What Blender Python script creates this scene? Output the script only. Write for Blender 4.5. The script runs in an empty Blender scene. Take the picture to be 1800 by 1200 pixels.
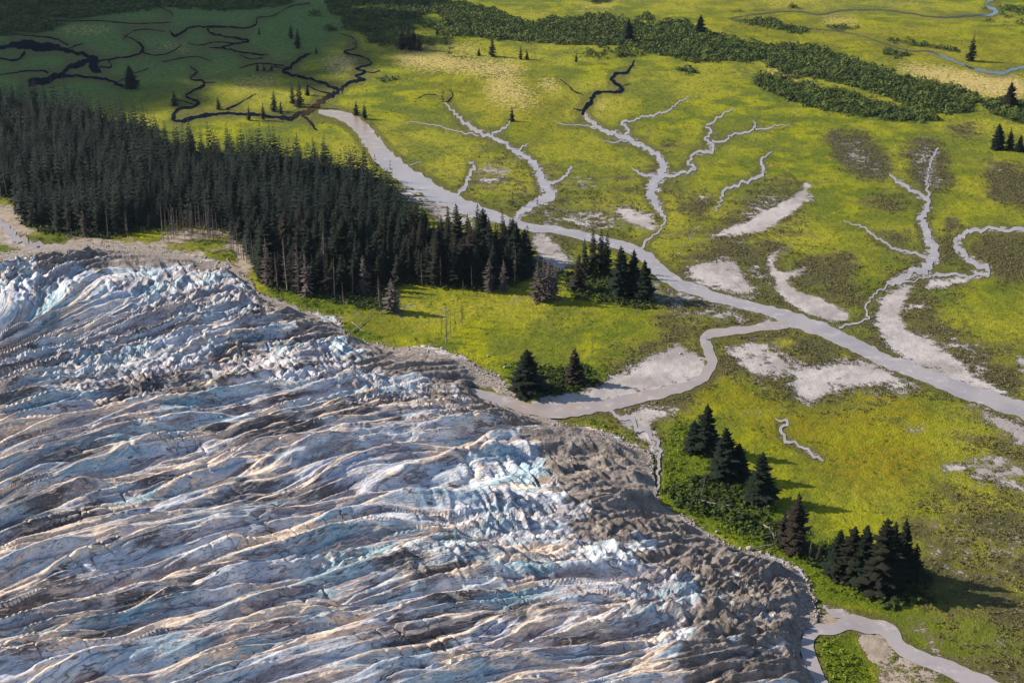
import bpy, math, random
import numpy as np

# ------------------------------------------------------------------ camera, sky, sun, exposure
SC = bpy.context.scene
H = 300.0                       # flying height, metres
FPX = 2500.0                    # focal length in pixels of an 1800 wide frame
TH = math.atan(1030.0 / FPX)    # pitch below the horizon
cam_d = bpy.data.cameras.new("camera"); cam = bpy.data.objects.new("camera", cam_d)
SC.collection.objects.link(cam); SC.camera = cam
cam.location = (0, 0, H); cam.rotation_euler = (math.pi / 2 - TH, 0, 0)
cam_d.sensor_width = 36.0; cam_d.lens = FPX / 1800 * 36.0
cam_d.clip_start = 1.0; cam_d.clip_end = 80000.0

SUN_EL = math.radians(31); SUN_PHI = math.radians(14)    # from the left, a little beyond the scene
TO_SUN = np.array([-math.cos(SUN_EL) * math.cos(SUN_PHI), math.cos(SUN_EL) * math.sin(SUN_PHI), math.sin(SUN_EL)])
w = bpy.data.worlds.new("World"); SC.world = w; w.use_nodes = True
wn = w.node_tree.nodes; bg = wn['Background']
sky = wn.new('ShaderNodeTexSky'); sky.sky_type = 'NISHITA'; sky.sun_disc = False
sky.sun_elevation = SUN_EL; sky.sun_rotation = math.atan2(TO_SUN[0], TO_SUN[1])
w.node_tree.links.new(sky.outputs[0], bg.inputs[0]); bg.inputs[1].default_value = 0.092
sd = bpy.data.lights.new("sun", 'SUN'); sd.energy = 5.0; sd.angle = math.radians(0.5); sd.color = (1.0, 0.86, 0.68)
so = bpy.data.objects.new("sun", sd); SC.collection.objects.link(so)
so.rotation_euler = (math.pi / 2 - SUN_EL, 0, math.atan2(TO_SUN[1], TO_SUN[0]) + math.pi / 2)
so.location = (-500, 200, 900)
SC.view_settings.view_transform = 'Standard'; SC.view_settings.look = 'None'
SC.view_settings.gamma = 1.0; SC.view_settings.exposure = 0.86
SC.cycles.max_bounces = 5; SC.cycles.diffuse_bounces = 3; SC.cycles.transparent_max_bounces = 8

# ------------------------------------------------------------------ frame <-> ground
FW = np.array([0, math.cos(TH), -math.sin(TH)]); UP = np.array([0, math.sin(TH), math.cos(TH)])
def G(px, py, z=0.0):
    px = np.asarray(px, float); py = np.asarray(py, float)
    dx = px - 900.0; dy = FPX * FW[1] + (600 - py) * UP[1]; dz = FPX * FW[2] + (600 - py) * UP[2]
    k = (z - H) / dz
    return dx * k, dy * k
def P(x, y, z=0.0):
    d = y * FW[1] + (z - H) * FW[2]; u = y * UP[1] + (z - H) * UP[2]
    return 900 + FPX * x / d, 600 - FPX * u / d
def pxm(y):                     # pixels per metre of an upright thing standing at ground y
    d = y * FW[1] - H * FW[2]
    return FPX * math.cos(TH) / d

# ------------------------------------------------------------------ noise
_r = np.random.RandomState(7)
PERM = np.tile(_r.permutation(512), 2); GA = _r.rand(512) * 2 * np.pi; GX = np.cos(GA); GY = np.sin(GA); HV = _r.rand(512, 3)
def gn(x, y, s=0):
    x = x + s * 17.37; y = y + s * 9.71
    xi = np.floor(x).astype(np.int64); yi = np.floor(y).astype(np.int64); xf = x - xi; yf = y - yi
    u = xf ** 3 * (xf * (xf * 6 - 15) + 10); v = yf ** 3 * (yf * (yf * 6 - 15) + 10)
    def g(i, j, a, b):
        h = PERM[(PERM[(xi + i) & 511] + yi + j) & 511]
        return GX[h] * a + GY[h] * b
    n0 = g(0, 0, xf, yf) * (1 - u) + g(1, 0, xf - 1, yf) * u
    n1 = g(0, 1, xf, yf - 1) * (1 - u) + g(1, 1, xf - 1, yf - 1) * u
    return (n0 * (1 - v) + n1 * v) * 1.5
def fbm(x, y, o=4, s=0):
    t = 0; a = 0.55
    for i in range(o):
        t = t + a * gn(x * 2 ** i, y * 2 ** i, s + i * 3); a *= 0.5
    return t
def worley(x, y, s=0):
    x = x + s * 3.7; y = y + s * 8.1
    xi = np.floor(x).astype(np.int64); yi = np.floor(y).astype(np.int64)
    f1 = np.full(x.shape, 9.0); f2 = np.full(x.shape, 9.0); cid = np.zeros(x.shape)
    for i in (-1, 0, 1):
        for j in (-1, 0, 1):
            h = PERM[(PERM[(xi + i) & 511] + yi + j) & 511]
            d = np.hypot(xi + i + HV[h, 0] - x, yi + j + HV[h, 1] - y)
            c = d < f1
            f2 = np.where(c, f1, np.minimum(f2, d)); cid = np.where(c, HV[h, 2], cid); f1 = np.where(c, d, f1)
    return f1, f2, cid
def ss(a, b, x):
    t = np.clip((x - a) / (b - a), 0, 1); return t * t * (3 - 2 * t)

# ------------------------------------------------------------------ traced layout (frame coordinates of points on the ground)
GLACIER = [(-900,455),(-300,448),(0,442),(50,437),(110,428),(200,428),(290,438),(350,450),(400,464),(440,490),(455,515),(500,530),(540,545),
 (590,555),(612,588),(640,600),(700,610),(760,606),(820,626),(850,646),(880,662),(905,686),(936,706),(884,692),(838,675),(820,680),(846,702),(898,718),(948,730),(1000,747),(1060,753),(1110,775),
 (1150,800),(1153,850),(1160,885),(1210,910),(1260,945),(1310,965),(1360,975),(1410,1000),(1425,1020),(1430,1050),(1442,1080),(1430,1100),
 (1412,1115),(1408,1150),(1425,1180),(1445,1215),(1470,1300),(1500,1450),(1500,2300),(-1500,2300),(-900,1200)]
FOREST = [(-250,170),(0,180),(100,195),(250,226),(300,262),(400,272),(480,278),(560,292),(640,312),(690,345),(705,392),(760,418),(860,432),(915,452),
 (935,470),(925,495),(860,507),(800,503),(720,498),(650,512),(600,522),(520,515),(465,500),(450,462),(425,425),(390,402),(300,392),(280,402),
 (200,412),(100,408),(42,398),(25,345),(-250,330)]
# ribbons: (x, y, width)   main silty river and its side arms
RIVER = [
 ([(560,196,6),(580,200,12),(610,208,19),(635,226,25),(655,252,30),(680,282,32),(712,306,31),(748,328,30),(790,352,28),(835,370,24),(880,384,18),
   (920,398,14),(980,405,13),(1030,416,15),(1090,431,17),(1132,450,20),(1152,470,23),(1190,497,22),(1240,516,20),(1290,530,17),(1350,545,17),(1390,560,26),
   (1440,578,24),(1490,600,24),(1550,630,24),(1620,658,25),(1700,687,27),(1800,722,29),(1950,772,32)], 'river'),
 ([(826,684,6),(840,692,18),(880,704,20),(940,718,20),(985,722,26),(1060,713,22),(1120,699,20),(1180,686,18),(1228,669,17),(1249,642,18),(1244,612,18),
   (1240,592,18),(1275,583,14),(1330,577,13),(1385,567,18)], 'river'),
 ([(1450,1300,30),(1445,1225,32),(1428,1170,26),(1418,1135,22),(1432,1108,22),(1470,1104,18),(1495,1093,26),(1528,1098,28),(1562,1108,26),(1582,1135,25),
   (1615,1157,24),(1665,1174,27),(1725,1200,32),(1850,1260,40)], 'river'),
 ([(1446,1066,6),(1470,1076,12),(1495,1090,20)], 'stream'),
 ([(782,180,3),(800,200,6),(820,218,8),(842,232,9),(862,240,7),(885,250,8),(905,267,9),(930,280,11),(945,300,14),(955,322,20),(966,338,24),(950,354,20),(925,368,14),(905,384,8)], 'stream'),
 ([(897,208,2),(894,220,4),(877,230,5),(862,240,6)], 'stream'),
 ([(927,252,2),(918,260,4),(903,266,5)], 'stream'),
 ([(962,322,8),(985,315,6),(998,306,6),(1004,292,5)], 'stream'),
 ([(824,284,3),(834,288,8),(828,302,8),(826,316,9),(815,331,8),(800,344,6)], 'stream'),
 ([(716,214,1),(760,219,2),(800,231,2.5),(842,238,3)], 'stream'),
 ([(720,290,1.5),(740,285,2)], 'stream'),
 ([(1026,200,9),(1040,216,9),(1060,228,9),(1080,237,10),(1102,243,11),(1130,258,10),(1155,272,12),(1166,290,14),(1160,310,18),(1146,330,20),(1148,350,18),
   (1160,370,12),(1168,388,5),(1160,404,4),(1136,424,5),(1124,440,7)], 'stream'),
 ([(1096,241,5),(1104,229,6),(1095,216,6),(1110,212,4),(1130,206,4),(1150,203,4),(1175,195,3.5),(1185,186,3),(1200,176,2.5),(1212,170,1.5)], 'stream'),
 ([(978,218,1),(1020,221,2),(1050,225,3)], 'stream'),
 ([(1060,248,1),(1085,250,3),(1105,246,3)], 'stream'),
 ([(1110,296,2),(1124,304,5),(1135,310,6),(1158,312,8)], 'stream'),
 ([(1160,312,8),(1190,306,7),(1216,300,7),(1222,297,6),(1211,286,7),(1220,270,6),(1250,265,7),(1253,256,6),(1240,243,6),(1252,231,5),(1240,223,4),(1256,212,4),(1275,198,3),(1290,190,2)], 'stream'),
 ([(1252,249,5),(1275,248,5),(1285,238,5),(1310,234,4.5),(1328,224,4),(1325,211,2)], 'stream'),
 ([(1328,227,3),(1350,226,3),(1365,221,2),(1390,219,1.5)], 'stream'),
 ([(1258,372,3),(1267,352,5),(1272,335,6),(1295,326,6),(1325,315,7),(1342,302,7),(1338,286,7),(1345,275,4),(1358,267,2)], 'stream'),
 ([(1562,308,4),(1595,330,8),(1630,354,9),(1621,385,15),(1630,415,18),(1640,448,24),(1620,474,20),(1580,490,14),(1560,500,9)], 'stream'),
 ([(1649,260,4),(1640,278,5),(1630,310,5),(1632,350,8)], 'stream'),
 ([(1483,388,1),(1520,402,4),(1560,430,5),(1600,444,6),(1628,452,8)], 'stream'),
 ([(1990,412,9),(1800,406,9),(1720,404,8),(1697,411,10),(1681,430,12),(1700,454,12),(1732,470,12),(1737,482,7),(1690,484,7),(1640,486,6)], 'stream'),
 ([(1650,482,2),(1600,495,3.5),(1560,503,4),(1530,525,4.5),(1521,545,4),(1526,560,5),(1500,570,4),(1474,574,6)], 'stream'),
 ([(1362,736,2),(1382,740,6),(1372,755,7),(1382,775,7),(1410,788,7),(1432,800,8),(1448,810,4)], 'stream'),
 ([(-60,380,12),(0,392,14),(18,412,18),(45,428,16),(80,434,12),(130,436,6)], 'stream'),
 ([(1070,722,6),(1095,735,10),(1125,752,13),(1148,772,11),(1160,798,8),(1157,830,6),(1156,862,4)], 'stream'),
 ([(1755,20,3),(1748,24,6),(1740,27,4),(1700,28,3),(1650,31,2),(1600,24,2),(1550,18,2),(1480,19,2),(1440,26,2),(1400,20,1.5),(1340,24,1.5),(1280,33,1)], 'creek'),
 ([(1770,-12,3),(1735,5,4),(1737,12,4),(1750,18,6),(1748,24,6)], 'creek'),
 ([(1990,90,5),(1800,119,5),(1765,128,5),(1730,126,4),(1690,113,3),(1655,99,4),(1630,90,2.5),(1590,88,1.5),(1500,60,1),(1420,50,1)], 'creek'),
]
SLOUGH = [
 [(0,132,3),(30,128,3),(60,124,4),(85,128,5)], [(200,150,3),(215,140,2),(240,128,2),(262,120,1.5)], [(20,60,2),(60,64,3),(95,68,4),(120,80,4)], [(285,110,1),(310,104,2),(345,100,2),(372,108,1.5)],
 [(250,92,3),(275,98,2.5),(300,92,2),(318,80,1.5)], [(420,120,1.5),(455,112,2),(500,116,4)], [(415,77,2),(380,74,2),(350,80,1.5),(330,76,1)], [(215,70,2),(235,55,2),(262,52,1.5),(290,56,1.5)],
 [(585,165,4),(560,160,3),(540,150,2)], [(340,184,3),(322,178,2.5),(300,176,1.5)], [(500,122,3),(480,118,2),(470,128,1.5)], [(640,125,2),(655,128,1.5),(668,124,1)], [(420,96,2),(440,104,2),(462,102,1.5)],
 [(600,60,1),(618,66,1.5),(628,78,2)], [(735,172,1),(752,166,2),(768,168,1)], [(1080,162,2),(1098,150,1.5),(1108,148,1)],
 [(1115,106,3),(1110,118,6),(1100,128,6),(1080,131,9),(1077,143,9),(1095,157,9),(1080,162,5),(1048,163,8),(1040,175,10),(1029,188,10),(1025,203,9)],
 [(1005,190,2),(1015,193,3),(1026,195,3)],
 [(-60,78,10),(0,84,8),(12,82,10),(35,78,18),(60,82,22),(90,82,16),(115,89,11),(150,98,11),(165,104,16),(165,120,20),(178,128,6)],
 [(165,105,8),(140,112,13),(115,122,11),(105,133,13),(80,141,16),(50,148,16)],
 [(105,135,8),(150,135,6),(190,142,7),(220,154,9)],
 [(-60,98,6),(0,103,4),(25,106,5),(45,93,10)],
 [(170,109,4),(205,102,4),(235,98,5),(251,90,7),(248,80,5),(235,70,3),(215,62,2)],
 [(118,88,4),(130,82,3),(147,77,2)],
 [(175,117,3),(195,118,3),(190,106,2)],
 [(298,54,3),(305,62,7),(320,58,6),(335,48,4),(365,47,5),(400,48,4),(430,50,3),(450,43,3),(452,32,2),(480,28,2),(510,12,2),(545,6,1.5)],
 [(365,50,4),(370,58,5),(400,65,5),(437,72,5),(415,77,4),(390,83,4),(405,88,5),(430,93,4),(472,97,3)],
 [(368,84,2),(395,84,3)],
 [(548,94,3),(525,105,8),(510,118,8),(500,126,8),(525,135,7),(555,142,7),(580,152,7),(594,160,10),(575,172,12),(555,186,13),(530,200,12),(500,208,9),(450,202,7),
  (400,200,8),(360,202,9),(330,210,9),(306,214,9),(308,196,7),(340,186,6),(350,180,6),(328,171,5),(335,162,5),(356,152,6),(356,143,6),(334,138,3),(346,128,4),(334,117,2)],
 [(398,193,4),(420,182,3),(450,165,1.5)], [(356,146,3),(378,145,1)],
 [(598,160,8),(605,150,7),(622,143,7),(642,140,4),(625,134,5),(642,126,6),(625,121,4),(652,112,4),(636,100,3),(605,92,4),(627,84,2),(620,75,2)],
 [(530,203,5),(545,215,6),(556,230,4)],
 [(60,30,1),(110,37,2),(170,37,2),(240,42,2),(300,40,1.5)],
 [(270,8,1.5),(300,22,2),(303,30,2)],
 [(985,140,1),(1000,152,2.5),(1008,160,3),(1025,168,2)],
 [(790,158,1),(796,168,2),(786,180,3)],
]
# ground-cover patches and painted cloud shade: (layer, polygon, strength, blur)
PATCH = [
 ('silt',[(1005,692),(1090,656),(1122,640),(1150,620),(1195,606),(1236,625),(1243,650),(1233,662),(1180,680),(1100,697),(1010,716),(955,728),(925,712),(960,692)],.95,3),
 ('silt',[(1205,470),(1225,464),(1270,455),(1300,463),(1308,490),(1342,514),(1335,520),(1290,517),(1240,503),(1203,487)],.9,4),
 ('silt',[(1300,460),(1360,470),(1390,500),(1370,520),(1320,500)],.42,8),
 ('silt',[(1318,336),(1400,330),(1390,380),(1330,420),(1230,425),(1300,390)],.45,8),
 ('silt',[(1555,512),(1600,496),(1680,484),(1740,476),(1738,486),(1660,492),(1618,500),(1592,522),(1582,540),(1640,532),(1640,540),(1580,548),(1578,562),(1612,590),(1655,602),(1690,640),(1722,662),(1790,700),(1790,712),(1700,680),(1640,655),(1580,625),(1543,595),(1536,552)],.92,3),
 ('silt',[(1600,560),(1700,590),(1760,650),(1740,680),(1660,620)],.4,9),
 ('silt',[(1268,606),(1310,597),(1352,598),(1380,628),(1420,640),(1500,628),(1560,648),(1622,684),(1600,697),(1540,682),(1470,690),(1428,676),(1445,705),(1428,718),(1392,692),(1380,660),(1345,660),(1350,680),(1330,670),(1300,642),(1280,628)],.72,4),
 ('silt',[(1480,640),(1520,630),(1570,655),(1600,682),(1540,676),(1490,682)],.9,4),
 ('silt',[(1385,640),(1430,645),(1475,680),(1440,700),(1420,712),(1388,680)],.9,4),
 ('silt',[(1675,700),(1730,718),(1800,748),(1900,800),(1900,840),(1795,782),(1750,750),(1700,718)],.9,4),
 ('silt',[(1782,628),(1830,620),(1830,670),(1795,655)],.9,4),
 ('silt',[(925,412),(960,413),(992,438),(1012,470),(985,482),(945,452)],.85,5),
 ('silt',[(960,365),(1050,362),(1100,380),(1100,402),(1020,408),(940,395)],.50,6),
 ('silt',[(1070,360),(1110,364),(1160,388),(1155,402),(1110,396),(1080,376)],.9,3),
 ('silt',[(830,285),(880,282),(900,300),(890,325),(850,328),(830,310)],.44,6),
 ('silt',[(895,330),(950,325),(955,345),(900,345)],.44,5), ('silt',[(990,300),(1060,318),(1050,338),(980,330)],.42,6),
 ('silt',[(1125,478),(1165,495),(1220,520),(1300,540),(1372,556),(1340,572),(1262,565),(1190,555),(1130,530),(1120,500)],.5,6),
 ('silt',[(700,318),(760,350),(840,385),(900,400),(840,400),(760,380),(700,345)],.8,4),
 ('silt',[(1652,812),(1740,798),(1810,818),(1800,850),(1760,830),(1735,852),(1700,840),(1660,832)],.56,5),
 ('silt',[(1730,825),(1760,820),(1800,850),(1850,880),(1790,866),(1745,848)],.75,4),
 ('silt',[(1075,732),(1130,716),(1195,706),(1185,722),(1150,738),(1140,752),(1160,775),(1165,800),(1140,790),(1120,762)],.85,4),
 ('silt',[(1225,335),(1260,340),(1250,360),(1215,350)],.42,4),
 ('silt',[(1460,245),(1500,240),(1560,290),(1560,320),(1490,290)],.42,6), ('silt',[(1600,250),(1650,255),(1650,340),(1620,335)],.5,6),
 ('silt',[(1210,420),(1260,410),(1290,420),(1230,440)],.4,5),
 ('silt',[(1730,295),(1760,290),(1770,310),(1740,310)],.45,4),
 ('silt',[(1590,745),(1640,750),(1630,765),(1590,760)],.3,4), ('silt',[(1405,712),(1480,716),(1475,732),(1410,728)],.38,4),
 ('silt',[(1300,716),(1340,716),(1345,726),(1310,724)],.5,3),
 ('silt',[(755,548),(780,545),(785,560),(750,562)],.48,4), ('silt',[(690,540),(740,540),(735,556),(690,552)],.5,4), ('silt',[(880,520),(940,525),(940,535),(890,532)],.5,4),
 ('mud',[(-300,352),(0,358),(38,362),(42,398),(100,412),(200,420),(280,425),(300,405),(400,405),(440,420),(445,485),(400,480),(290,462),(200,445),(100,447),(-300,480)],.95,4),
 ('mud',[(1440,1055),(1475,1065),(1500,1080),(1490,1105),(1440,1110)],.85,4), ('mud',[(1495,1110),(1555,1110),(1575,1150),(1550,1175),(1515,1150)],.95,3),
 ('mud',[(1530,1070),(1620,1065),(1700,1040),(1800,1000),(1900,1010),(1900,1300),(1750,1220),(1640,1165),(1590,1120)],.42,10),('lush',[(1600,1040),(1700,1030),(1900,1000),(1900,1300),(1780,1200),(1620,1120)],.25,10),('scrub',[(1560,900),(1700,860),(1900,860),(1900,1300),(1740,1180),(1600,1080)],.42,14),('mud',[(1600,890),(1760,900),(1900,960),(1900,1100),(1700,1060),(1600,980)],.36,14),
 ('mud',[(1580,900),(1640,910),(1720,930),(1800,920),(1850,990),(1740,1000),(1650,960)],.42,10),
 ('mud',[(1530,1160),(1600,1150),(1680,1190),(1740,1230),(1500,1230)],.6,6),
 ('mud',[(585,545),(640,548),(640,556),(605,562),(600,585),(585,575)],.8,3),
 ('mud',[(1090,718),(1150,700),(1210,695),(1180,712),(1110,730)],.4,4),
 ('tan',[(700,85),(760,92),(830,105),(920,110),(930,125),(880,135),(800,125),(720,118),(690,105)],.62,6),
 ('tan',[(860,110),(900,110),(920,150),(960,185),(900,190),(850,175)],.48,8), ('tan',[(940,140),(980,145),(990,158),(950,155)],.7,3),
 ('tan',[(570,100),(620,95),(640,118),(600,130),(560,115)],.56,5),
 ('tan',[(1440,28),(1500,32),(1520,44),(1450,42)],.62,4), ('tan',[(1570,112),(1660,118),(1760,128),(1850,150),(1850,172),(1740,172),(1660,155),(1580,125)],.62,5),
 ('tan',[(1345,112),(1400,125),(1430,140),(1390,140),(1350,128)],.62,4), ('tan',[(790,75),(850,82),(840,92),(790,85)],.55,3),
 ('tan',[(1050,170),(1080,185),(1060,195),(1040,182)],.42,4), ('tan',[(1390,193),(1420,195),(1415,203),(1392,200)],.5,3), ('tan',[(1520,210),(1545,212),(1540,220),(1520,218)],.5,3),
 ('tan',[(1300,0),(1600,2),(1700,12),(1500,12),(1300,8)],.42,6), ('tan',[(1000,5),(1080,0),(1090,15),(1010,18)],.4,6),
 ('tan',[(280,75),(345,82),(330,92),(280,86)],.5,4), ('tan',[(100,42),(200,45),(190,58),(110,56)],.42,4), ('tan',[(400,140),(500,132),(480,150),(420,158)],.4,5),
 ('tan',[(1770,140),(1850,148),(1850,175),(1780,168)],.6,4),
 ('dark',[(-300,-60),(0,-60),(520,-60),(512,8),(400,18),(300,12),(180,25),(120,40),(60,62),(0,62),(-300,70)],.95,4),
 ('dark',[(570,0),(640,-8),(760,0),(830,8),(900,22),(980,34),(1060,26),(1120,40),(1200,36),(1240,55),(1290,70),(1350,78),(1430,80),(1520,113),(1610,140),(1680,153),(1724,170),
   (1705,200),(1655,198),(1600,187),(1540,166),(1490,152),(1440,140),(1380,130),(1335,108),(1290,107),(1230,108),(1180,100),(1100,80),(1010,78),(950,76),(880,70),(790,60),(735,42),(680,30),(620,34),(580,25)],.95,2),
 ('dark',[(1318,134),(1360,131),(1430,145),(1500,162),(1560,181),(1600,190),(1650,206),(1663,212),(1600,215),(1530,206),(1460,196),(1390,178),(1330,152)],.95,2),
 ('dark',[(1720,178),(1760,173),(1800,180),(1900,190),(1900,230),(1780,213),(1740,200)],.95,2),
 ('dark',[(600,35),(650,32),(725,45),(745,55),(640,60),(600,52)],.8,3), ('dark',[(640,58),(700,64),(790,66),(830,78),(700,88),(640,80)],.5,5),
 ('dark',[(1005,88),(1100,84),(1180,100),(1100,106),(1010,104)],.5,4), ('dark',[(1170,118),(1210,116),(1250,128),(1210,134)],.7,3),
 ('dark',[(1280,30),(1360,35),(1420,52),(1442,62),(1400,59),(1330,48),(1283,37)],.7,2), ('dark',[(1550,86),(1590,90),(1612,98),(1580,102),(1553,96)],.9,2),
 ('dark',[(1553,65),(1600,72),(1692,88),(1692,95),(1610,82),(1558,73)],.8,2), ('dark',[(1438,42),(1500,45),(1532,52),(1470,56)],.7,2),
 ('dark',[(1270,17),(1400,12),(1480,14),(1400,20),(1280,24)],.6,2), ('dark',[(1690,12),(1800,10),(1850,25),(1740,26)],.6,3), ('dark',[(1000,0),(1060,-4),(1100,2),(1050,8)],.7,2),
 ('dark',[(1110,28),(1150,25),(1160,34),(1120,38)],.8,2), ('dark',[(1690,30),(1800,30),(1850,50),(1720,45)],.4,4), ('dark',[(1280,45),(1292,45),(1290,50),(1281,50)],.8,1),
 ('dark',[(660,130),(710,132),(700,150),(655,145)],.5,4), ('dark',[(545,20),(575,22),(560,32),(540,30)],.7,2), ('dark',[(850,58),(890,60),(870,68)],.6,2),
 ('dark',[(560,45),(600,45),(600,60),(565,60)],.5,4),
 ('scrub',[(1450,225),(1520,235),(1570,280),(1560,320),(1500,310),(1460,270)],.8,5), ('scrub',[(1580,245),(1660,250),(1680,330),(1640,345),(1600,320)],.75,5),
 ('scrub',[(1500,330),(1600,340),(1610,380),(1560,375),(1500,350)],.6,6), ('scrub',[(1660,385),(1690,380),(1665,440),(1710,480),(1640,470)],.85,4),
 ('scrub',[(1720,290),(1800,290),(1900,330),(1900,400),(1780,370),(1730,330)],.75,6), ('scrub',[(1700,420),(1800,410),(1900,420),(1900,520),(1760,500),(1710,450)],.7,5),
 ('scrub',[(1580,515),(1640,505),(1720,520),(1640,545),(1590,540)],.6,5), ('scrub',[(1500,400),(1600,420),(1600,450),(1520,420)],.7,4),
 ('scrub',[(1360,430),(1500,450),(1540,520),(1520,560),(1480,530),(1400,520)],.62,8), ('scrub',[(1290,440),(1380,440),(1390,520),(1330,510)],.55,6),
 ('scrub',[(1180,330),(1270,340),(1250,400),(1180,390)],.52,8), ('scrub',[(1380,585),(1470,600),(1500,640),(1440,650),(1390,620)],.78,5),
 ('scrub',[(1270,585),(1380,575),(1400,600),(1290,602)],.6,4), ('scrub',[(1150,540),(1240,555),(1260,580),(1190,600),(1130,570)],.62,7),
 ('scrub',[(1640,690),(1700,700),(1800,740),(1800,760),(1700,720)],.6,4), ('scrub',[(1680,740),(1720,760),(1800,800),(1800,820),(1700,780)],.6,5),
 ('scrub',[(1660,620),(1800,650),(1800,710),(1700,680)],.7,6), ('scrub',[(1380,700),(1420,705),(1420,730),(1385,725)],.6,4), ('scrub',[(1440,712),(1480,715),(1480,735),(1440,732)],.6,4),
 ('scrub',[(1640,850),(1800,850),(1850,940),(1700,940),(1600,900)],.5,8), ('scrub',[(1640,1010),(1800,1040),(1850,1150),(1700,1100)],.36,9),
 ('scrub',[(800,340),(960,335),(970,390),(840,370)],.42,8), ('scrub',[(1150,240),(1200,240),(1200,270),(1150,265)],.5,5), ('scrub',[(650,60),(760,70),(840,90),(700,90)],.5,6),
 ('scrub',[(1050,590),(1120,600),(1150,640),(1080,650)],.5,8), ('scrub',[(1650,205),(1720,220),(1740,250),(1680,240)],.6,5), ('scrub',[(960,345),(1070,350),(1100,400),(1000,400)],.5,7),
 ('lush',[(1150,795),(1155,765),(1200,730),(1260,800),(1330,870),(1450,940),(1560,1040),(1600,1100),(1540,1075),(1440,1050),(1400,990),(1260,940),(1165,885)],.85,7),
 ('lush',[(455,490),(560,500),(700,505),(680,540),(600,550),(540,545),(470,520)],.8,5), ('lush',[(860,630),(930,640),(1060,640),(1100,660),(1000,700),(930,710),(880,660)],.75,6),
 ('lush',[(1435,1110),(1500,1115),(1530,1180),(1545,1215),(1500,1220),(1450,1200)],.9,4), ('lush',[(60,412),(120,415),(110,430),(60,428),(20,412)],.8,3), ('lush',[(-40,435),(0,430),(40,440),(30,452),(-40,455)],.8,3),
 ('lush',[(350,440),(420,442),(420,462),(360,455)],.8,4), ('lush',[(280,430),(400,415),(400,440),(300,440)],.7,4), ('lush',[(600,560),(640,575),(700,605),(640,600),(605,590)],.8,4),
 ('lush',[(960,730),(1060,735),(1080,750),(1010,748)],.8,4), ('lush',[(1100,755),(1135,755),(1140,770),(1105,770)],.8,3), ('lush',[(960,470),(1130,490),(1150,540),(1000,530)],.6,6),
 ('lush',[(690,320),(800,370),(700,370)],.7,5), ('lush',[(1520,480),(1560,500),(1530,520),(1500,515)],.2,4),
 ('marsh',[(-420,-150),(620,-150),(610,60),(560,100),(420,130),(250,160),(100,215),(-420,260)],.9,14),  # same grass as around it; cloud shade put into its colour
 ('gold',[(1240,640),(1400,730),(1580,680),(1640,740),(1640,850),(1500,860),(1380,780),(1270,720)],.85,20), ('gold',[(1010,700),(1250,660),(1290,720),(1100,720)],.6,8),
 ('gold',[(1500,560),(1560,600),(1620,560),(1760,600),(1800,660),(1700,600)],.3,12), ('gold',[(1200,0),(1500,40),(1800,60),(1900,140),(1600,110),(1300,60)],.5,14), ('gold',[(540,560),(700,560),(700,600),(600,590)],.4,8),
 ('gold',[(680,90),(980,130),(1000,260),(780,180)],.4,16), ('gold',[(1100,600),(1200,590),(1150,640)],.5,8),
]
RX0, RY0, RS = -420, -170, 0.5
RW, RH = int((2240 - RX0) * RS), int((1420 - RY0) * RS)
def fill_poly(m, poly, val):
    p = np.array(poly, float); p[:, 0] = (p[:, 0] - RX0) * RS; p[:, 1] = (p[:, 1] - RY0) * RS
    x0, x1 = max(0, int(p[:, 0].min())), min(RW, int(p[:, 0].max()) + 2); y0, y1 = max(0, int(p[:, 1].min())), min(RH, int(p[:, 1].max()) + 2)
    if x1 <= x0 or y1 <= y0: return
    X, Y = np.meshgrid(np.arange(x0, x1) + .5, np.arange(y0, y1) + .5); ins = np.zeros(X.shape, bool)
    q = np.roll(p, -1, 0)
    for (ax, ay), (bx, by) in zip(p, q):
        if ay == by: continue
        c = (ay > Y) != (by > Y); ins ^= c & (X < (bx - ax) * (Y - ay) / (by - ay) + ax)
    s = m[y0:y1, x0:x1]; s[ins] = np.maximum(s[ins], val)
def blur(m, s):
    r = max(1, int(round(s * RS)))
    for ax in (0, 1):
        for _ in range(3):
            c = np.cumsum(np.pad(m, [(r + 1, r) if a == ax else (0, 0) for a in (0, 1)], mode='edge'), axis=ax)
            m = (c[2 * r + 1:] - c[:-2 * r - 1]) / (2 * r + 1) if ax == 0 else (c[:, 2 * r + 1:] - c[:, :-2 * r - 1]) / (2 * r + 1)
    return m
def catmull(pts, step=6.0):
    p = np.array(pts, float); p = np.vstack([2 * p[0] - p[1], p, 2 * p[-1] - p[-2]]); out = []
    for i in range(1, len(p) - 2):
        n = max(2, int(np.hypot(*(p[i + 1] - p[i])[:2]) / step)); t = np.linspace(0, 1, n, endpoint=False)[:, None]
        out.append(.5 * (2 * p[i] + (p[i + 1] - p[i - 1]) * t + (2 * p[i - 1] - 5 * p[i] + 4 * p[i + 1] - p[i + 2]) * t ** 2 + (3 * p[i] - p[i - 1] - 3 * p[i + 1] + p[i + 2]) * t ** 3))
    out.append(p[-2][None]); return np.vstack(out)
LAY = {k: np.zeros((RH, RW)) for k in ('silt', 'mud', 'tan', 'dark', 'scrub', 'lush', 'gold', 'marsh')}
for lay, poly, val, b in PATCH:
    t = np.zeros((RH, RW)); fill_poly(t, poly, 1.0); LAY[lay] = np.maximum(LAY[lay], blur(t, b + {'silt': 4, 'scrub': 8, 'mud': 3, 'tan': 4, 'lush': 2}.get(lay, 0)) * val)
_t = np.zeros((RH, RW))
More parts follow.
